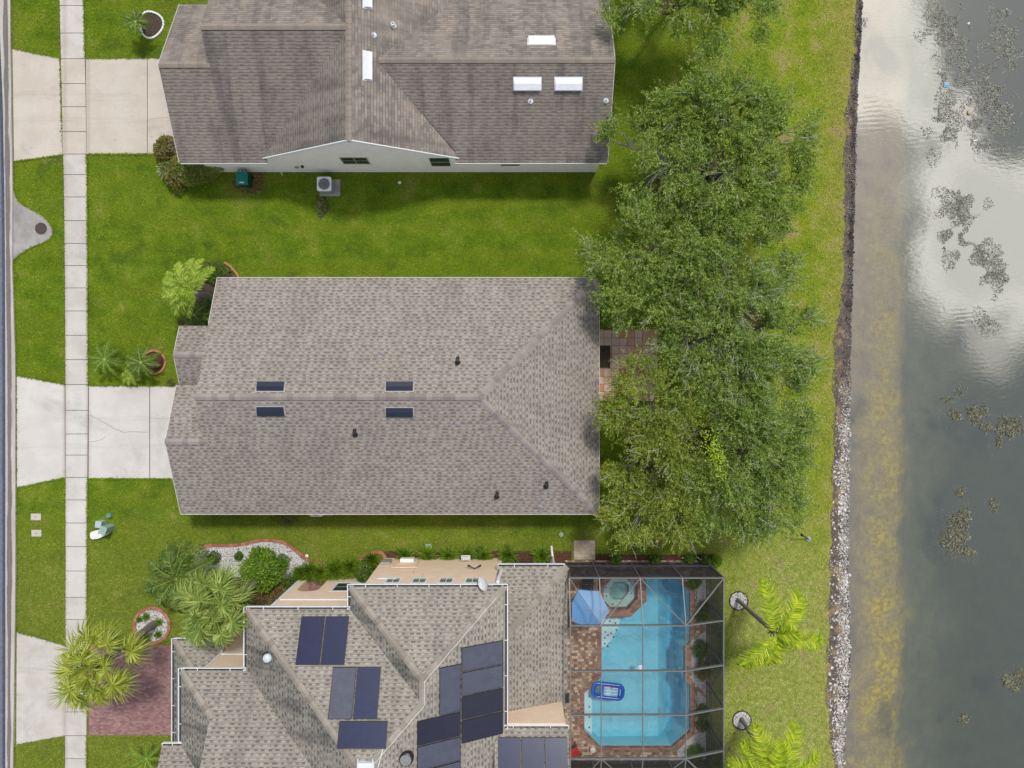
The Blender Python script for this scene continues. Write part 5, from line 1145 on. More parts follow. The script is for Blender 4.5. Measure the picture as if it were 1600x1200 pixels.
def oak(label, lobes, base_px, mat, seed, density=1.0, group='oak trees along the pond side', bare=1.0):
    rs = np.random.RandomState(seed); bx, by, _ = P(*base_px)
    t = thing('oak_tree', label, 'tree', (bx, by, 0), group)
    LV = []; TW = []; LM = MB(); TR = MB()
    h0 = 2.1; TR.tube([(bx, by, -.1), (bx+.05, by, .5), (bx-.05, by+.08, 1.4), (bx+.02, by, h0), (bx+.06, by+.1, h0+1.0)], [.36, .26, .22, .21, .14], 12)
    for (px, py, rp, zc) in lobes:
        cx, cy, cz = P(px, py, zc); Rr = rp*(H-zc)/(K*H); Rz = Rr*.62
        n = int(11*Rr*Rr*density)
        nb_ = max(7, int(1.6*Rr*Rr)); thb = rs.uniform(0, 2*np.pi, nb_); rb = np.sqrt(rs.uniform(0, 1, nb_)); wb = rs.randint(nb_, size=n)
        xb = rb[wb]*np.cos(thb[wb])+rs.normal(size=n)*.145; yb_2 = rb[wb]*np.sin(thb[wb])+rs.normal(size=n)*.145; th = np.arctan2(yb_2, xb); rho = np.minimum(np.hypot(xb, yb_2), 1.08); lob = 1+.16*np.sin(3*th+rs.uniform(0, 6))+.12*np.sin(5*th+rs.uniform(0, 6))
        hz = np.stack([np.cos(th), np.sin(th)], 1); top = np.sqrt(np.maximum(.03, 1-rho**2*.92)); hb = rs.uniform(.45, 1, nb_)
        zz = cz+Rz*(top*hb[wb]*rs.uniform(.7, 1.08, n)-.35)
        Cc = np.concatenate([np.array([cx, cy])+hz*(Rr*rho*lob)[:, None]*.9, zz[:, None]], 1)
        out = unit(np.concatenate([hz*(.35+rho[:, None]), (.55*top)[:, None]+.05], 1)+rs.normal(size=(n, 3))*.18)
        # limbs: one to each lobe centre, secondary limbs out to clumps
        hub = np.array([cx, cy, cz-Rz*.45]); A = np.array([bx, by, h0*.8]); mid = (A+hub)/2+rs.normal(size=3)*.35+np.array([0, 0, .3])
        LM.tube([A, mid, hub], [.13, .1, .07], 8)
        for i in rs.choice(n, min(n, int(n*.30)), replace=False):
            q = Cc[i]-out[i]*.2; m1 = hub*.5+q*.5+rs.normal(size=3)*.2+np.array([0, 0, -.12]); LM.tube([hub, m1, q], [.05, .032, .014], 5, cap=False)
        for i in range(n):
            k = rs.randint(10, 18); scale = rs.uniform(.75, 1.3)
            s0 = Cc[i]+rs.normal(size=(k, 3))*np.array([.2, .2, .13])*scale; dr = unit(out[i]+rs.normal(size=(k, 3))*np.array([.62, .62, .36]))
            ln = rs.uniform(.35, .85, k)*scale; s1 = s0+dr*ln[:, None]; s1[:, 2] -= ln*.10
            w_ = rs.uniform(size=k) < .12
            if w_.any(): TW.append(ribbons(s0[w_], s1[w_], .009, .004, rs))
            m = 15; f = np.linspace(.08, 1.0, m)[None, :, None]
            pt = (s0[:, None, :]+(s1-s0)[:, None, :]*f).reshape(-1, 3); dd = np.repeat(dr, m, 0)
            side = unit(np.cross(dd, np.array([0, 0, 1.0])+rs.normal(size=dd.shape)*.25)); sg = np.tile(np.where(np.arange(m) % 2, 1.0, -1.0), k)[:, None]
            ld = unit(dd*.75+side*sg*rs.uniform(.4, 1.0, (len(pt), 1))+rs.normal(size=dd.shape)*.25)
            keep = rs.uniform(size=len(pt)) < .84; pt, ld = pt[keep], ld[keep]
            LV.append(leafquads(pt, ld, rs.uniform(.09, .17, len(pt)), rs.uniform(.04, .07, len(pt)), None, rs))
        nb = int(5.5*bare*Rr)                                      # bare silvery twig sprays that poke out of the crown
        for _ in range(nb):
            i = rs.randint(n); q = Cc[i]+np.array([0, 0, .12]); dr0 = unit(out[i]+rs.normal(size=3)*.5); L = rs.uniform(.5, 1.3); e = q+dr0*L; md = (q+e)/2+rs.normal(size=3)*.07; md[2] += .06
            TW.append(ribbons(np.array([q, md]), np.array([md, e]), [.014, .009], [.009, .004], rs))
            for _k in range(rs.randint(2, 6)):
                f = rs.uniform(.25, 1); b0 = q+(e-q)*f; b1 = b0+unit(dr0+rs.normal(size=3)*.7)*rs.uniform(.2, .5); TW.append(ribbons(b0[None], b1[None], .007, .003, rs))
    tr = TR.build('trunk', M_oaktr, t, smooth=True); LM.build('limb', M_barkg, t, smooth=True)
    npmesh('twigs', np.concatenate(TW), 4, M_twig, t); npmesh('crown', np.concatenate(LV), 4, mat, t); return t
oak('tall dense oak filling the top of the row, north of the lawn between the houses', [(1125,165,92,6.3),(1062,178,55,5.4),(1205,215,72,5.6),(1040,255,84,5.6),(1140,262,92,6.2),(1225,288,68,5.0),(985,225,42,4.6),(1120,112,46,5.2)], (1095, 300), M_oak1, 11)
oak('oak reaching out over the lawn beside the north-east corner of the middle house', [(1010,398,88,5.6),(1085,372,84,6.2),(968,448,52,4.8),(1050,462,78,5.8),(1148,350,72,5.4),(948,400,36,4.2)], (1052, 415), M_oak1, 12)
oak('grey-green oak with many bare silvery twigs east of the tiled patio', [(1130,452,84,6.0),(1195,445,56,5.0),(1150,545,88,6.0),(1098,530,56,5.6),(1215,560,62,5.0),(1105,600,56,5.4),(1240,510,40,4.3)], (1125, 530), M_oak2, 13, bare=2.6)
oak('yellow-tipped oak hugging the east eave of the middle house', [(1022,640,76,5.4),(984,614,32,4.4),(1050,700,72,5.8),(996,710,50,4.8),(1010,790,58,4.8),(1070,778,62,5.0),(1058,822,38,4.2),(974,770,26,3.8)], (1030, 700), M_oak3, 14)
oak('round oak nearest the shore at the south end of the row', [(1160,680,82,5.8),(1215,720,76,5.2),(1130,760,70,5.6),(1200,775,62,5.0),(1225,655,46,4.6),(1160,620,52,5.2),(1242,690,44,4.6),(1170,810,42,4.4)], (1150, 700), M_oak2, 15, bare=1.4)
oak('oak cut by the top edge of the picture beside the upper house', [(1010,0,56,5.6),(1085,-8,58,5.6),(1165,-2,60,5.4),(1085,-80,100,6)], (1070, -20), M_oak1, 16)

# bright vine climbing in the southern oaks
rs = np.random.RandomState(5); pts = []
for px, py, z in ((1106,680,7.4),(1112,690,7.5),(1116,700,7.5),(1119,710,7.5),(1122,718,7.4),(1124,727,7.3),(1127,738,7.2),(1110,704,7.4)):
    c = np.array(P(px, py, z)); pts.append(c+rs.normal(size=(38, 3))*np.array([.2, .2, .1]))
pts = np.concatenate(pts); vo = npmesh('climbing_vine', leafquads(pts, unit(rs.normal(size=pts.shape)*np.array([1, 1, .3])), rs.uniform(.07, .13, len(pts)), rs.uniform(.05, .09, len(pts)), None, rs), 4, leafmat('vine_leaf', (.2, .33, .012), (.36, .5, .014), (.52, .64, .025)), None, tuple(pts.mean(0)))
tag(vo, 'vivid lime vine growing over the crown of the southern oaks', 'vine')

# ------------------------------------------------------------------ palms
def blades(A, B, w_, rs, droop=0.0, up=None):
    """narrow leaflets from A to B, tapering, one bend"""
    D = unit(B-A); S = unit(np.cross(D, np.array([0, 0, 1.0])+rs.normal(size=D.shape)*.35)); M_ = (A+B)/2+np.array([0, 0, droop*.5]); w_ = np.asarray(w_).reshape(-1, 1); B2 = B-np.array([0, 0, droop])
    q1 = np.stack([A-S*w_*.35, A+S*w_*.35, M_+S*w_*.5, M_-S*w_*.5], 1); q2 = np.stack([M_-S*w_*.5, M_+S*w_*.5, B2+S*w_*.04, B2-S*w_*.04], 1)
    return np.concatenate([q1, q2]).reshape(-1, 3)
def fan_palm(label, base_px, crown_px, hgt, rad, nf, mat, seed, group=None):
    rs = np.random.RandomState(seed); b = np.array(P(*base_px)); c = np.array(P(*crown_px, hgt)); t = thing('fan_palm', label, 'palm tree', tuple(b), group)
    m = MB(); n = 9; pts = [b+(c-b)*k/n+np.array([0, 0, -.1 if k == 0 else 0])-np.array([0, 0, .25])*(k/n) for k in range(n+1)]
    m.tube(pts, [.24]+[.2+.015*(k % 2) for k in range(1, n)]+[.26], 12); m.build('trunk', M_bark, t)
    V = []; PT = MB()
    for i in range(nf):
        az = i*2.39996+rs.uniform(-.4, .4); el = 1.2-1.65*(i/nf)**1.05+rs.uniform(-.12, .12)       # newest fronds upright, oldest hang
        pl = rad*rs.uniform(.38, .68)*(.25+.09*i if i < 9 else 1); dr = np.array([math.cos(az)*math.cos(el), math.sin(az)*math.cos(el), math.sin(el)]); e = c+dr*pl; e[2] -= .1*pl
        PT.tube([c+dr*.1, (c+e)/2+np.array([0, 0, .08]), e], [.028, .022, .016], 5, cap=False)
        k = 28; an = np.linspace(-2.25, 2.25, k); hd = unit(np.array([dr[0], dr[1], dr[2]*(1.1 if i < 6 else .55)-.1])); sd = unit(np.cross(hd, [0, 0, 1.0])); 
        upv = np.cross(sd, hd); L = rad*rs.uniform(.33, .45)*(1-.33*(np.abs(an)/2.25)**2)
        D = hd[None]*np.cos(an)[:, None]+sd[None]*np.sin(an)[:, None]+upv[None]*(.22*np.abs(an)[:, None]/1.9)+rs.normal(size=(k, 3))*.06
        A = np.repeat(e[None], k, 0); V.append(blades(A, A+unit(D)*L[:, None], np.full(k, .066), rs, droop=rs.uniform(.05, .4)))
    PT.build('frond_stalk', plain('petiole_green', (.28, .33, .08), .6, .3), t); npmesh('crown', np.concatenate(V), 4, mat, t); return t
def feather_palm(label, base_px, crown_px, hgt, fronds, mat, seed, tr=.12, leaf=.42, lw=.035, name='feather_palm', group=None, trunkmat=None, npair=38, stub=True, cat='palm tree', sweep=None):
    """fronds: list of (azimuth deg, elevation deg, length m, droop)"""
    rs = np.random.RandomState(seed); b = np.array(P(*base_px)); c = np.array(P(*crown_px, hgt)); t = thing(name, label, cat, tuple(b), group); m = MB()
    if hgt > .7:
        n = 8; pts = [b+(c-b)*k/n for k in range(n+1)]; pts[0] = pts[0]-np.array([0, 0, .1]); m.tube(pts, [tr*1.25]+[tr]*(n-2)+[tr*.95, tr*.8], 12)
        if stub:
            for k in range(16):
                g = k*2.4; q = c-np.array([0, 0, .35+.02*k]); m.tube([q, q+np.array([math.cos(g)*.28, math.sin(g)*.28, .1])], [.035, .02], 5, m=1)
        m.build('trunk', [trunkmat or M_barkg, plain('old_boots', (.10, .045, .04), .9, .1, var=.4)], t)
    else:
        m.lathe([(.12, -.05), (.1, hgt*.8), (.04, hgt)], tuple(b), 10); m.build('trunk', M_bark, t)
    V = []; RA = MB()
    for az, el, L, dp in fronds:
        az = R(az); el = R(el); n = 12; pts = []; dr = np.array([math.cos(az)*math.cos(el), math.sin(az)*math.cos(el), math.sin(el)]); p = c.copy()
        for k in range(n+1):
            pts.append(p.copy()); dr = unit(dr+np.array([0, 0, -dp/n])*(1.0+k/n)); p = p+dr*L/n
            if sweep is not None: dr = unit(dr+np.array(sweep)/n)
        RA.tube(pts, [.022*(1-.8*k/n)+.004 for k in range(n+1)], 5, cap=False)
        pts = np.array(pts); f = np.linspace(.08, .995, npair)*n; i0 = np.minimum(f.astype(int), n-1); fr = (f-i0)[:, None]; q = pts[i0]*(1-fr)+pts[i0+1]*fr; tg = unit(pts[i0+1]-pts[i0])
        side = unit(np.cross(tg, np.array([0, 0, 1.0]))); upv = np.cross(side, tg); prof = np.sin(np.pi*np.clip((f/n)*.86+.12, 0, 1))**.6
        for sg in (-1, 1):
            D = unit(tg*.62+side*sg*.9+upv*.16+rs.normal(size=tg.shape)*.09); LL = leaf*prof*rs.uniform(.85, 1.12, npair); V.append(blades(q, q+D*LL[:, None], np.full(npair, lw), rs, droop=leaf*.2))
    RA.build('frond_rib', plain('rib_'+mat.name, (.3, .38, .06), .6, .3), t); npmesh('crown', np.concatenate(V), 4, mat, t); return t
fan_palm('large yellow-green fan palm leaning over the sidewalk and red paver driveway', (242, 974), (150, 1042), 5.8, 2.75, 30, M_sabal, 21)
fan_palm('large grey-green fan palm in front of the lower house entrance', (411, 902), (336, 952), 5.6, 2.5, 33, M_sabal2, 22)
feather_palm('feather palm with a bare grey trunk and five bright fronds, east of the pool cage', (1152.5, 937), (1212, 991), 5.4, [(102,24,3.0,.75),(55,26,2.75,.9),(-12,22,3.0,.9),(-68,10,1.6,1.1),(-128,16,2.9,.95),(20,55,1.2,.6),(-95,14,2.2,1.0)], M_queen, 31, .115, .78, .055, npair=58)
feather_palm('feather palm in the bottom right corner of the lawn, cut by the lower edge', (1158.5, 1123), (1212, 1212), 5.4, [(112,26,3.0,.8),(62,22,3.0,.9),(15,20,3.0,.95),(-40,22,2.8,.9),(-100,20,2.8,.9),(170,24,2.6,.9),(88,40,2.2,.7),(138,18,2.4,.9)], M_queen, 32, .115, .78, .055, npair=58)
F = [(a+random.uniform(-8, 8), e, l*1.12, dp) for a, e, l, dp in [(k*30, 28, 2.15, 1.2) for k in range(12)]+[(k*45+12, 55, 1.75, 1.2) for k in range(8)]+[(k*30+15, 6, 1.95, .9) for k in range(12)]]
feather_palm('dark green feather palm with drooping fronds at the west end of the gravel bed', (300, 886), (277, 903), 2.3, F, M_dkpalm, 33, .13, .5, .05, stub=False, trunkmat=M_bark)
F = [(a, e, l*1.2, dp*.85) for a, e, l, dp in [(150,35,2.3,1.7),(175,40,2.2,1.9),(195,30,2.2,1.8),(215,25,2.1,1.7),(128,38,2.2,1.8),(105,35,2.1,1.8),(160,60,2.0,2.1),(190,62,2.0,2.2),(225,50,2.0,2.1),(120,60,1.9,2.1),(85,40,1.9,1.7),(240,20,1.6,1.5),(60,38,1.6,1.6),(140,15,1.9,1.3),(205,8,1.8,1.3)]]
F += [(a+random.uniform(-6, 6), e, l, dp) for a, e, l, dp in [(k*14+95, 30+18*(k % 3), 2.05-.12*(k % 2), 2.0) for k in range(11)]]
feather_palm('bright lime palm with a thick grey trunk at the corner of the middle house', (341, 467), (306, 456), 3.4, F, M_areca, 34, .15, .42, .045, stub=False, npair=44)
F = lambda n, L, e, dp, o=0: [(k*360/n+o+random.uniform(-10, 10), e+random.uniform(-8, 8), L*random.uniform(.8, 1.15), dp) for k in range(n)]
feather_palm('small feather palm beside the sidewalk, left of the terracotta ring', (168, 563), (164, 561), 1.1, F(11, 1.15, 28, 1.0), M_cycad, 35, .07, .24, .03, name='young_palm', stub=False, npair=26)
feather_palm('small dark feather palm overhanging the terracotta ring bed', (226, 567), (221, 566), 1.2, F(13, 1.15, 26, 1.0, 9), M_bush, 36, .07, .24, .035, name='young_palm', stub=False, npair=26)
feather_palm('low bright ferny palm just above the middle driveway', (206, 586), (206, 585), .35, F(10, .75, 38, 1.0), M_areca, 37, .06, .22, .02, name='young_palm', stub=False, npair=24)
feather_palm('small dark palm with yellow fronds beside the white-edged round bed', (226, 37), (213, 34), 1.5, F(12, .75, 30, 1.0)+[(95,30,.8,.6),(70,20,.6,.7)], M_dkpalm, 38, .08, .22, .035, name='young_palm', stub=False, npair=22)
feather_palm('spindly bright green plant at the bottom edge beside the lower house', (232, 1180), (229, 1184), 1.3, F(9, 1.2, 42, .7), M_bushl, 39, .05, .18, .03, name='young_palm', stub=False, npair=30)
feather_palm('dark palm in the shade at the foot of the lime palm', (312, 494), (304, 492), 1.3, F(10, 1.0, 20, 1.1, 20), M_dkpalm, 40, .07, .3, .04, name='young_palm', stub=False, npair=24)

# ------------------------------------------------------------------ shrubs
def tuft(px, py, r_px, hgt, mat, label, name='border_grass', n=110, seed=0, group=None, cat='plant', lw=.05):
    rs = np.random.RandomState(seed+int(px)); c = np.array(P(px, py)); r_ = r_px/K; t = thing(name, label, cat, tuple(c), group)
    m = MB(); m.lathe([(.09, -.02), (.07, .06), (.02, .12)], tuple(c), 8); m.build('root_crown', M_bush, t)
    n = int(n*1.9); az = rs.uniform(0, 6.283, n); el = rs.uniform(.25, 1.5, n); L = r_*rs.uniform(.75, 1.05, n)*1.35; D = np.stack([np.cos(az)*np.cos(el), np.sin(az)*np.cos(el), np.sin(el)*hgt/r_], 1); A = c+rs.normal(size=(n, 3))*np.array([.06, .06, .02])*max(1, r_*2); A[:, 2] = .04
    npmesh('blades', blades(A, A+D*L[:, None], np.full(n, lw), rs, droop=.1), 4, mat, t); return t
def bush(px, py, rx_px, ry_px, hgt, mat, label, name='shrub', n=900, leaf=(.07, .13), lw=.6, seed=0, group=None, cat='shrub', rot=0, flat=.5):
    rs = np.random.RandomState(seed+int(px*3)); c = np.array(P(px, py)); t = thing(name, label, cat, tuple(c), group)
    th = rs.uniform(0, 6.283, n); rho = np.sqrt(rs.uniform(0, 1, n)); lob = 1+.1*np.sin(4*th+1)+.07*np.sin(7*th); x = rho*np.cos(th)*rx_px/K*lob; y = rho*np.sin(th)*ry_px/K*lob
    if rot: x, y = x*math.cos(rot)-y*math.sin(rot), x*math.sin(rot)+y*math.cos(rot)
    z = hgt*(1-rho**2.6*(1-flat*.5))*rs.uniform(.55, 1, n)+.05; C = np.stack([c[0]+x, c[1]+y, z], 1)
    D = unit(np.stack([x, y, np.full(n, .35)], 1)*.9+rs.normal(size=(n, 3))*.55); L = rs.uniform(*leaf, n)
    npmesh('foliage', leafquads(C, D, L, L*lw, None, rs), 4, mat, t)
    k = 9; g = rs.uniform(0, 6.283, k); m = MB()
    for q in range(k): e = (c[0]+math.cos(g[q])*rx_px/K*.55, c[1]+math.sin(g[q])*ry_px/K*.55, hgt*.7); m.tube([tuple(c), ((c[0]+e[0])/2, (c[1]+e[1])/2, hgt*.42), e], [.03, .022, .012], 5)
    m.build('stem', M_oaktr, t); return t
G = 'border grass clumps along the lower house'
for i, (px, r_) in enumerate(((633,12),(668,13),(701,13),(730,12.5),(755.5,12.5),(794,13.5),(846,13))):
    lb = ['westernmost border grass clump along the peach wall, beside the white meter box', 'border grass clump just south of the pale green valve box', 'border grass clump in the middle of the peach wall, third from the west', 'border grass clump behind the white hose reel', 'border grass clump next to the wall corner, fifth from the west', 'border grass clump in front of the dark screened recess, west one', 'border grass clump beside the white downspout'][i]
    tuft(px, 867, r_*1.2, .6, M_lirio, lb, n=230, seed=i, group=G)
for i, (px, py, r_, lb) in enumerate(((474,893,12,'grassy clump east of the bright green bush, at the end of the gravel'),(487,890,13,'grassy clump against the porch of the lower house, second from the west'),(503,893,13,'grassy clump in front of the arched porch opening'),(526,889,17,'large yellow-green grassy clump in front of the white-framed window'),(548,884,14,'grassy clump by the end of the curved red edging'))):
    tuft(px, py, r_*1.2, .8, M_lirio, lb, n=240, seed=40+i, group='grassy clumps by the porch of the lower house', lw=.045)
bush(576, 892, 15, 18, 1.5, M_bushl if False else M_bush, 'rounded mid-green bush at the corner of the tower wall', n=1500, leaf=(.08, .15)); tuft(581, 872, 13, .8, M_lirio, 'grassy clump inside the hooked brick edging', n=160, seed=77, lw=.045)
bush(416, 885, 32, 30, 1.3, M_bushl, 'big bright yellow-green bush in the white gravel bed', n=2600, leaf=(.14, .26), lw=.35, flat=.9)
for i, (px, py, r_, lb) in enumerate(((338,869,9,'round dark bush at the north-west of the gravel bed'),(376,866.5,5.5,'smallest round bush in the gravel bed'),(444,874,10,'round dark bush east of the bright green bush'),(455,904,11,'dark bush beside the porch corner'),(413,864,8,'dark round bush behind the bright green bush'))):
    bush(px, py, r_, r_, .6+.02*r_, M_bush, lb, n=700, leaf=(.06, .11), seed=i, group='round dark bushes of the gravel bed')
bush(307, 272, 44, 21, 1.25, M_hedge, 'clipped dark hedge at the front corner of the upper house', 'hedge', n=7500, leaf=(.06, .11), lw=.65, flat=1.5, rot=R(-4))
bush(268, 240, 19, 22, 1.35, M_croton, 'bronze and green croton at the front corner of the upper house', n=2000, leaf=(.09, .17), lw=.6)
bush(283, 281, 18, 20, 1.2, M_croton, 'reddish croton growing into the west end of the clipped hedge', n=1500, leaf=(.09, .16), lw=.6)
tuft(262, 269, 12, .5, M_silver, 'silvery spiky plant in front of the clipped hedge', 'bromeliad', n=42, seed=3, lw=.06)
bush(337, 428, 22, 15, .6, M_bushl if False else M_bush, 'low leafy shrubs behind the orange edging arc', n=1600, leaf=(.07, .13)); bush(331, 492, 13, 26, .8, M_bush, 'leafy shrub row squeezed against the front wall of the middle house', n=1400, leaf=(.07, .13))
for i, (px, lb) in enumerate(((962, 'leafy plant in the mulch strip nearest the paver step'), (1024, 'leafy plant in the mulch strip midway along the cage'), (1076, 'leafy plant in the mulch strip third from the paver step'), (1100, 'leafy plant at the east end of the mulch strip'))):
    bush(px, 872, 9, 7, .5, M_bush, lb, n=420, leaf=(.08, .15), group='plants in the mulch strip along the cage')
bush(1117, 876, 9, 10, .5, M_bushl, 'yellow-green shrub at the outer corner of the pool cage', n=500, leaf=(.08, .14))
for i, (px, py, rx, ry, mt, lb) in enumerate(((1083,908,9,8,M_lirio,'grassy plant in the north planting pocket inside the cage'),(1096,948,7,9,M_bush,'dark shrub in the white gravel inside the cage, north part'),(1095,962,7,6,M_bush,'low shrub at the south end of the north gravel pocket'),(1092,1012,10,14,M_bush,'tall leafy shrub inside the cage beside the straight pool edge'),(1096,1044,11,14,M_croton,'olive shrub inside the cage south of the tall leafy one'),(1096,1108,9,9,M_bush,'round shrub in the third gravel pocket inside the cage'),(1096,1128,8,6,M_bush,'low shrub in the third gravel pocket, south end'),(1085,1172,13,11,M_lirio,'spreading grassy plant in the south-east corner of the pool terrace'))):
    bush(px, py, rx, ry, .7, mt, lb, n=650, leaf=(.1, .2), lw=.35, seed=i, group='plants inside the pool cage')
for i, (px, py) in enumerate(((230,963),(250,971),(249,990),(231,995),(220,967))): tuft(px, py, 6.5 if i < 4 else 4.5, .3, M_lirio, ['grass tuft at the north of the round gravel bed', 'grass tuft at the east of the round gravel bed', 'grass tuft at the south-east of the round gravel bed', 'grass tuft at the south-west of the round gravel bed', 'smallest grass tuft, north-west in the round gravel bed'][i], n=70, seed=60+i, group='grass tufts in the round gravel bed', lw=.03)
bush(450, 812, 17, 7, .5, M_croton, 'straggly weed beneath the south eave west of the air conditioner', n=260, leaf=(.08, .16), lw=.4)
bush(503, 322, 8, 14, .35, M_hedge, 'dark dying shrub on the lawn south of the air conditioner pad', n=260, leaf=(.05, .1))
bush(268, 597, 7, 5, .25, M_croton, 'tiny reddish weed by the porch of the middle house', n=130, leaf=(.06, .1))
bush(284, 504, 5, 4, .3, M_croton, 'small russet plant beside the porch corner', n=120, leaf=(.06, .1))

# ------------------------------------------------------------------ shore rocks, floating weed, grass blades
rs = np.random.RandomState(9); V = []
PH = np.array([[1,0,0],[.31,.95,0],[-.81,.59,0],[-.81,-.59,0],[.31,-.95,0]])
ny = 17000
for _ in range(ny):
    py = rs.uniform(-60, 1260); g = lerp_poly(GRASS_E, py); q = lerp_poly(ROCK_E, py); f = rs.beta(1.5, 1.25); south = min(1, max(0, (py-560)/140)); 
    if 500 < py < 600 and f < .55 and rs.uniform() < .8: continue
    px = g+1+(q-g-1)*f+rs.normal()*1.0; z = -.04-.36*f; x, y, _z = P(px, py, z); r_ = rs.uniform(.018, .06)*(1 if rs.uniform() < .93 else 2.3)*(.75+.3*south)
    hp = PH*r_*rs.uniform(.7, 1.25, (5, 1)); a = rs.uniform(0, 6.28); ca, sa = math.cos(a), math.sin(a); bx_ = np.stack([x+hp[:, 0]*ca-hp[:, 1]*sa, y+hp[:, 0]*sa+hp[:, 1]*ca, np.full(5, z-.03)], 1); tp = bx_*.0+np.stack([x+(bx_[:, 0]-x)*.62, y+(bx_[:, 1]-y)*.62, z+r_*rs.uniform(.5, .9, 5)], 1); cen = tp.mean(0)+np.array([0, 0, r_*.12])
    for k in range(5):
        j = (k+1) % 5; V += [bx_[k], bx_[j], tp[j], bx_[k], tp[j], tp[k], tp[k], tp[j], cen]
def rockmat():
    mm, t, b = newmat('shore_rock'); p = t.pos(); y = t.sep(p)[1]; r_ = t.rnd(); n = t.noise(p, .5, 4, .6); n2 = t.noise(p, 9, 3)
    a = t.math('ADD', t.math('MULTIPLY', t.math('SUBTRACT', 1.0, t.step(y, -6, 5)), .55), t.math('MULTIPLY', t.math('SUBTRACT', n2, .5), .5)); f = t.math('ADD', a, t.math('MULTIPLY', t.math('SUBTRACT', n, .5), 1.4))
    f = t.math('ADD', f, t.math('ADD', .02, t.math('MULTIPLY', t.math('SUBTRACT', r_, .5), .85)))
    c = t.ramp(f, [(.1, (.055, .048, .044)), (.3, (.22, .195, .175)), (.52, (.47, .44, .405)), (.75, (.72, .69, .65))]); setc(t, b, c, .9, .2, 0, n2, .02); return mm
stuff(npmesh('shore_rocks', np.array(V), 3, rockmat()), 'band of broken pale and dark rocks along the waterline', 'rocks')
M_weed = leafmat('floating_weed', (.10, .105, .08), (.19, .185, .135), (.32, .30, .21), trans=.1, nscale=2.5)
M_weedd = leafmat('floating_weed_pale', (.16, .16, .14), (.27, .265, .235), (.42, .41, .36), trans=.1, nscale=2.5)
def weed_pts(px, py, rx, ry, n, rs, power=.6):
    th = rs.uniform(0, 6.283, n); rho = rs.uniform(0, 1, n)**power; lob = 1+.3*np.sin(2*th+rs.uniform(0, 6))+.22*np.sin(5*th+rs.uniform(0, 6)); c = P(px, py, WZ); return np.stack([c[0]+rho*lob*np.cos(th)*rx/K, c[1]+rho*lob*np.sin(th)*ry/K, np.full(n, WZ+.012)], 1)
def weed(px, py, parts_, n, label, mat, seed):
    rs = np.random.RandomState(seed); C = np.concatenate([weed_pts(*q, int(n*w_), rs) for *q, w_ in parts_]); sub_ = C[rs.uniform(size=len(C)) < .55].copy(); cm_ = C.mean(0); sub_[:, :2] = cm_[:2]+(sub_[:, :2]-cm_[:2])*1.3+rs.normal(size=(len(sub_), 2))*.12; sub_[:, 2] = WZ-.08-rs.uniform(0, .45, len(sub_)); C = np.concatenate([C[rs.uniform(size=len(C)) < .8], sub_]); nn = len(C); D = unit(rs.normal(size=(nn, 3))*np.array([1, 1, .25])); D[:, 2] = np.abs(D[:, 2]); L = rs.uniform(.07, .17, nn); C[:, 2] += rs.uniform(0, .05, nn)
    o = npmesh('floating_weed', leafquads(C, D, L, L*rs.uniform(.25, .6, nn), None, rs), 4, mat, None, P(px, py, WZ)); return tag(o, label, 'water weed', 'clumps of floating weed')
weed(1492, 838, [(1494,832,22,30,.75),(1505,808,8,12,.1),(1512,862,9,8,.15)], 2600, 'large compact clump of tan weed in the lower middle of the pond', M_weed, 1)
weed(1578, 668, [(1576,668,16,18,.8),(1590,662,8,9,.1),(1561,690,4,8,.1)], 1500, 'round tan weed clump at the right edge of the pond beside the scattered patches', M_weed, 2)
weed(1525, 650, [(1521,648,11,12,.4),(1493,648,9,9,.28),(1538,641,7,8,.12),(1541,668,11,7,.2)], 1300, 'scattered small weed patches left of the round clump', M_weed, 3)
weed(1500, 770, [(1500,770,5,5,.8),(1504,766,4,4,.2)], 420, 'little weed patch above the large compact clump', M_weed, 4)
weed(1582, 1066, [(1582,1066,17,11,.8),(1596,1055,8,8,.2)], 1000, 'weed clump at the lower right edge of the pond', M_weed, 5)
weed(1505, 1122, [(1506,1123,8,6,1.)], 140, 'faint small weed patch in the bottom right of the pond', M_weed, 6)
weed(1490, 614, [(1500,612,10,9,.5),(1480,625,10,6,.5)], 160, 'thin weed threads above the scattered patches', M_weed, 7)
weed(1555, 770, [(1553,790,9,10,1.)], 120, 'thin weed threads east of the large clump', M_weed, 8)
rs = np.random.RandomState(44); CP = []
for px, py, rx, ry, n in ((1475,40,34,45,2400),(1490,120,36,60,3000),(1475,200,30,50,2400),(1545,130,30,60,2000),(1500,320,36,35,2600),(1490,370,28,40,2400),(1530,400,34,30,2000),(1555,430,25,28,1600),(1540,505,22,22,700),(1575,40,28,40,1100),(1572,90,24,30,700),(1560,165,26,40,1800),(1530,190,22,40,1400),(1580,180,18,30,400),(1548,228,26,10,600),(1350,30,6,22,120)): CP.append(weed_pts(px, py, rx, ry, n, rs, .7))
C = np.concatenate(CP); cn = np.array([math.sin(a*2.1+b*1.3)+math.sin(a*4.7-b*3.1)*.7+math.sin(b*5.3+a*1.1)*.6 for a, b in C[:, :2]]); C = C[(cn > -.5)]; nn = len(C); D = unit(rs.normal(size=(nn, 3))*np.array([1, 1, .2])); L = rs.uniform(.06, .15, nn)
stuff(npmesh('weed_carpet', leafquads(C, D, L, L*.45, None, rs), 4, M_weedd), 'loose grey carpet of floating weed over the upper right of the pond', 'water weed')
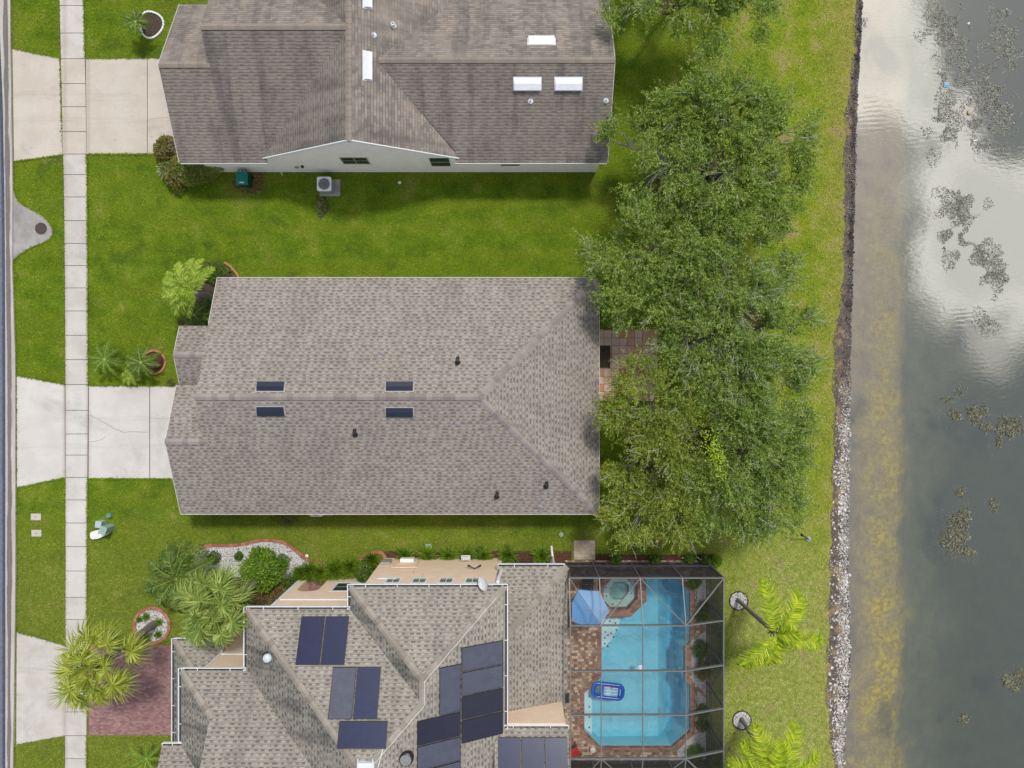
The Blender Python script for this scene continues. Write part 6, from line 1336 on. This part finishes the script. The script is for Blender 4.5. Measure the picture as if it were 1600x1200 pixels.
# litter on the water
m = MB(); c = P(1478, 132.5, WZ); m.box(c[0]-.16, c[0]+.16, c[1]-.14, c[1]+.14, WZ+.01, WZ+.05); m.box(c[0]-.1, c[0]+.12, c[1]-.05, c[1]+.08, WZ+.051, WZ+.09)
tag(m.build('litter', plain('blue_plastic', (.22, .42, .58), .4, .4), None, c), 'scrap of pale blue plastic floating among the weed', 'litter')
m = MB(); c = P(1515, 176, WZ); m.lathe([(.08, 0), (.17, .04), (.15, .08), (.04, .1)], c, 12); tag(m.build('litter', plain('orange_tan', (.5, .4, .25), .6, .3, var=.4), None, c), 'small tan object floating in the weed near the right edge', 'litter')
m = MB(); c = Vector(P(1523, 220, WZ)); m.tube([c+Vector((-.12, -.03, .05)), c+Vector((.05, .02, .05)), c+Vector((.12, .04, .05)), c+Vector((.17, .05, .05))], [.045, .045, .02, .018], 10); tag(m.build('litter', M_white, None, tuple(c)), 'white plastic bottle floating below the tan object', 'litter')
m = MB(); c = P(1513, 37, WZ); m.lathe([(.07, 0), (.06, .06), (.02, .08)], c, 10); tag(m.build('litter', M_white, None, c), 'tiny white float in the weed near the top edge of the pond', 'litter')
# grass blades over the turf (not on anything paved)
def lawn_blades(n, seed):
    rs = np.random.RandomState(seed); px = rs.uniform(12, 1340, n); py = rs.uniform(-25, 1225, n); ok = np.ones(n, bool)
    def rect(x0, y0, x1, y1): ok[(px > x0) & (px < x1) & (py > y0) & (py < y1)] = False
    kb = np.interp(py, [a[1] for a in KERB_B], [a[0] for a in KERB_B]); sl = np.interp(py, [a[1] for a in SW_L], [a[0] for a in SW_L]); sr = np.interp(py, [a[1] for a in SW_R], [a[0] for a in SW_R]); ge_ = np.interp(py, [a[1] for a in GRASS_E], [a[0] for a in GRASS_E])
    ok &= (px > kb+.7) & (px < ge_+1.5) & ~((px > sl-1.2) & (px < sr+.4))
    for poly in ([(20,77),(96,92),(99,242),(22.5,252)], [(26.5,587),(102,601),(102.4,746),(27,762)], [(26.5,987),(102,1008),(102,1149.5),(26,1163)], AP):
        xs = np.array([q[0] for q in poly]); ys = np.array([q[1] for q in poly]); ins = np.zeros(n, bool); j = len(poly)-1
        for i in range(len(poly)):
            cnd = ((ys[i] > py) != (ys[j] > py)); xx = (xs[j]-xs[i])*(py-ys[i])/(ys[j]-ys[i]+1e-9)+xs[i]; ins ^= cnd & (px < xx); j = i
        ok[ins] = False
    for r_ in ((134,92,310,241),(138,603.5,310,747),(138,1008,300,1149),(290,440,920,780),(300,20,930,262),(885,876,1103,1225),(896,844,930,876),(480,905,885,1225),(280,1010,885,1225),(600,863,895,884),(930,866,1116,880),(925,515,1027,626)): rect(*r_)
    for cx, cy, rx_, ry_ in SHADE_LITTER: ok[(((px-cx)/rx_)**2+((py-cy)/ry_)**2 < .9) & (rs.uniform(size=n) < .85)] = False
    for cx, cy, r_ in ((238,977,28),(1154,938.5,14.6),(1159,1125,14.6),(241,566,18),(237,39,19)): ok[(px-cx)**2+(py-cy)**2 < r_*r_] = False
    gx = np.array([(q[0]*K+800) for q in gp]); gy = np.array([(600-q[1]*K) for q in gp]); ins = np.zeros(n, bool); j = len(gp)-1
    for i in range(len(gp)):
        cnd = ((gy[i] > py) != (gy[j] > py)); xx = (gx[j]-gx[i])*(py-gy[i])/(gy[j]-gy[i]+1e-9)+gx[i]; ins ^= cnd & (px < xx); j = i
    ok[ins] = False
    px, py = px[ok], py[ok]; k = len(px); x = (px-800)/K; y = (600-py)/K; a = rs.uniform(0, 6.283, k); L = rs.uniform(.05, .12, k); w_ = rs.uniform(.018, .04, k); h_ = rs.uniform(.02, .07, k)
    d = np.stack([np.cos(a), np.sin(a)], 1); s = np.stack([-d[:, 1], d[:, 0]], 1); b = np.stack([x, y], 1)
    z0 = np.full((k, 1), .002); A = np.concatenate([b-s*w_[:, None], z0], 1); B = np.concatenate([b+s*w_[:, None], z0], 1); Cq = np.concatenate([b+d*L[:, None], h_[:, None]], 1)
    return np.stack([A, B, Cq], 1).reshape(-1, 3)
def edge_blades(seed):
    rs = np.random.RandomState(seed); E = []
    for pts in ([(a+.2, b) for a, b in SW_R], [(a-1.2, b) for a, b in SW_L], [(139,603),(300,603)], [(139,748),(268,748)], [(134,91.8),(250,91.2)], [(136,241),(250,241)], [(22,77),(96,91.6)], [(24,252.5),(98,242.5)], [(27,587),(101,600.6)], [(27,762.5),(101,746.5)], [(27,987),(101,1007.5)], [(27,1163.5),(101,1150)], [(139,1007.5),(270,1007.5)], [(139,1149.5),(265,1149.5)], KERB_B, AP):
        for (ax, ay), (bx, by) in zip(pts, pts[1:]):
            k = max(2, int(math.hypot(bx-ax, by-ay)*3.2)); f = rs.uniform(0, 1, k); lum = .5+.5*np.sin(f*math.hypot(bx-ax, by-ay)*.35+rs.uniform(0, 6)); w_ = rs.normal(size=k)*.55*(.4+lum); E.append(np.stack([ax+(bx-ax)*f+w_, ay+(by-ay)*f+w_*.7], 1))
    E = np.concatenate(E); E = E[~((E[:, 1] > 92) & (E[:, 1] < 241) & (E[:, 0] > 97) & (E[:, 0] < 140)) & ~((E[:, 1] > 602) & (E[:, 1] < 747) & (E[:, 0] > 99) & (E[:, 0] < 142)) & ~((E[:, 1] > 1008) & (E[:, 1] < 1149) & (E[:, 0] > 99) & (E[:, 0] < 142)) & ~((E[:, 0] < 24) & (((E[:, 1] > 77) & (E[:, 1] < 252)) | ((E[:, 1] > 587) & (E[:, 1] < 762)) | ((E[:, 1] > 987) & (E[:, 1] < 1163)) | ((E[:, 1] > 299) & (E[:, 1] < 405))))]
    k = len(E); b = np.stack([(E[:, 0]-800)/K, (600-E[:, 1])/K], 1); a = rs.uniform(0, 6.283, k); d = np.stack([np.cos(a), np.sin(a)], 1); s_ = np.stack([-d[:, 1], d[:, 0]], 1)*rs.uniform(.018, .035, (k, 1)); L = rs.uniform(.05, .11, (k, 1)); z = np.full((k, 1), .03)
    return np.stack([np.concatenate([b-s_, z], 1), np.concatenate([b+s_, z], 1), np.concatenate([b+d*L, z+rs.uniform(.02, .06, (k, 1))], 1)], 1).reshape(-1, 3)
stuff(npmesh('grass', np.concatenate([lawn_blades(420000, 3), edge_blades(8)]), 3, M_blade), 'short lawn grass between the houses and the pond', 'grass')
for o in bpy.data.objects:
    if '_o' in o: del o['_o']
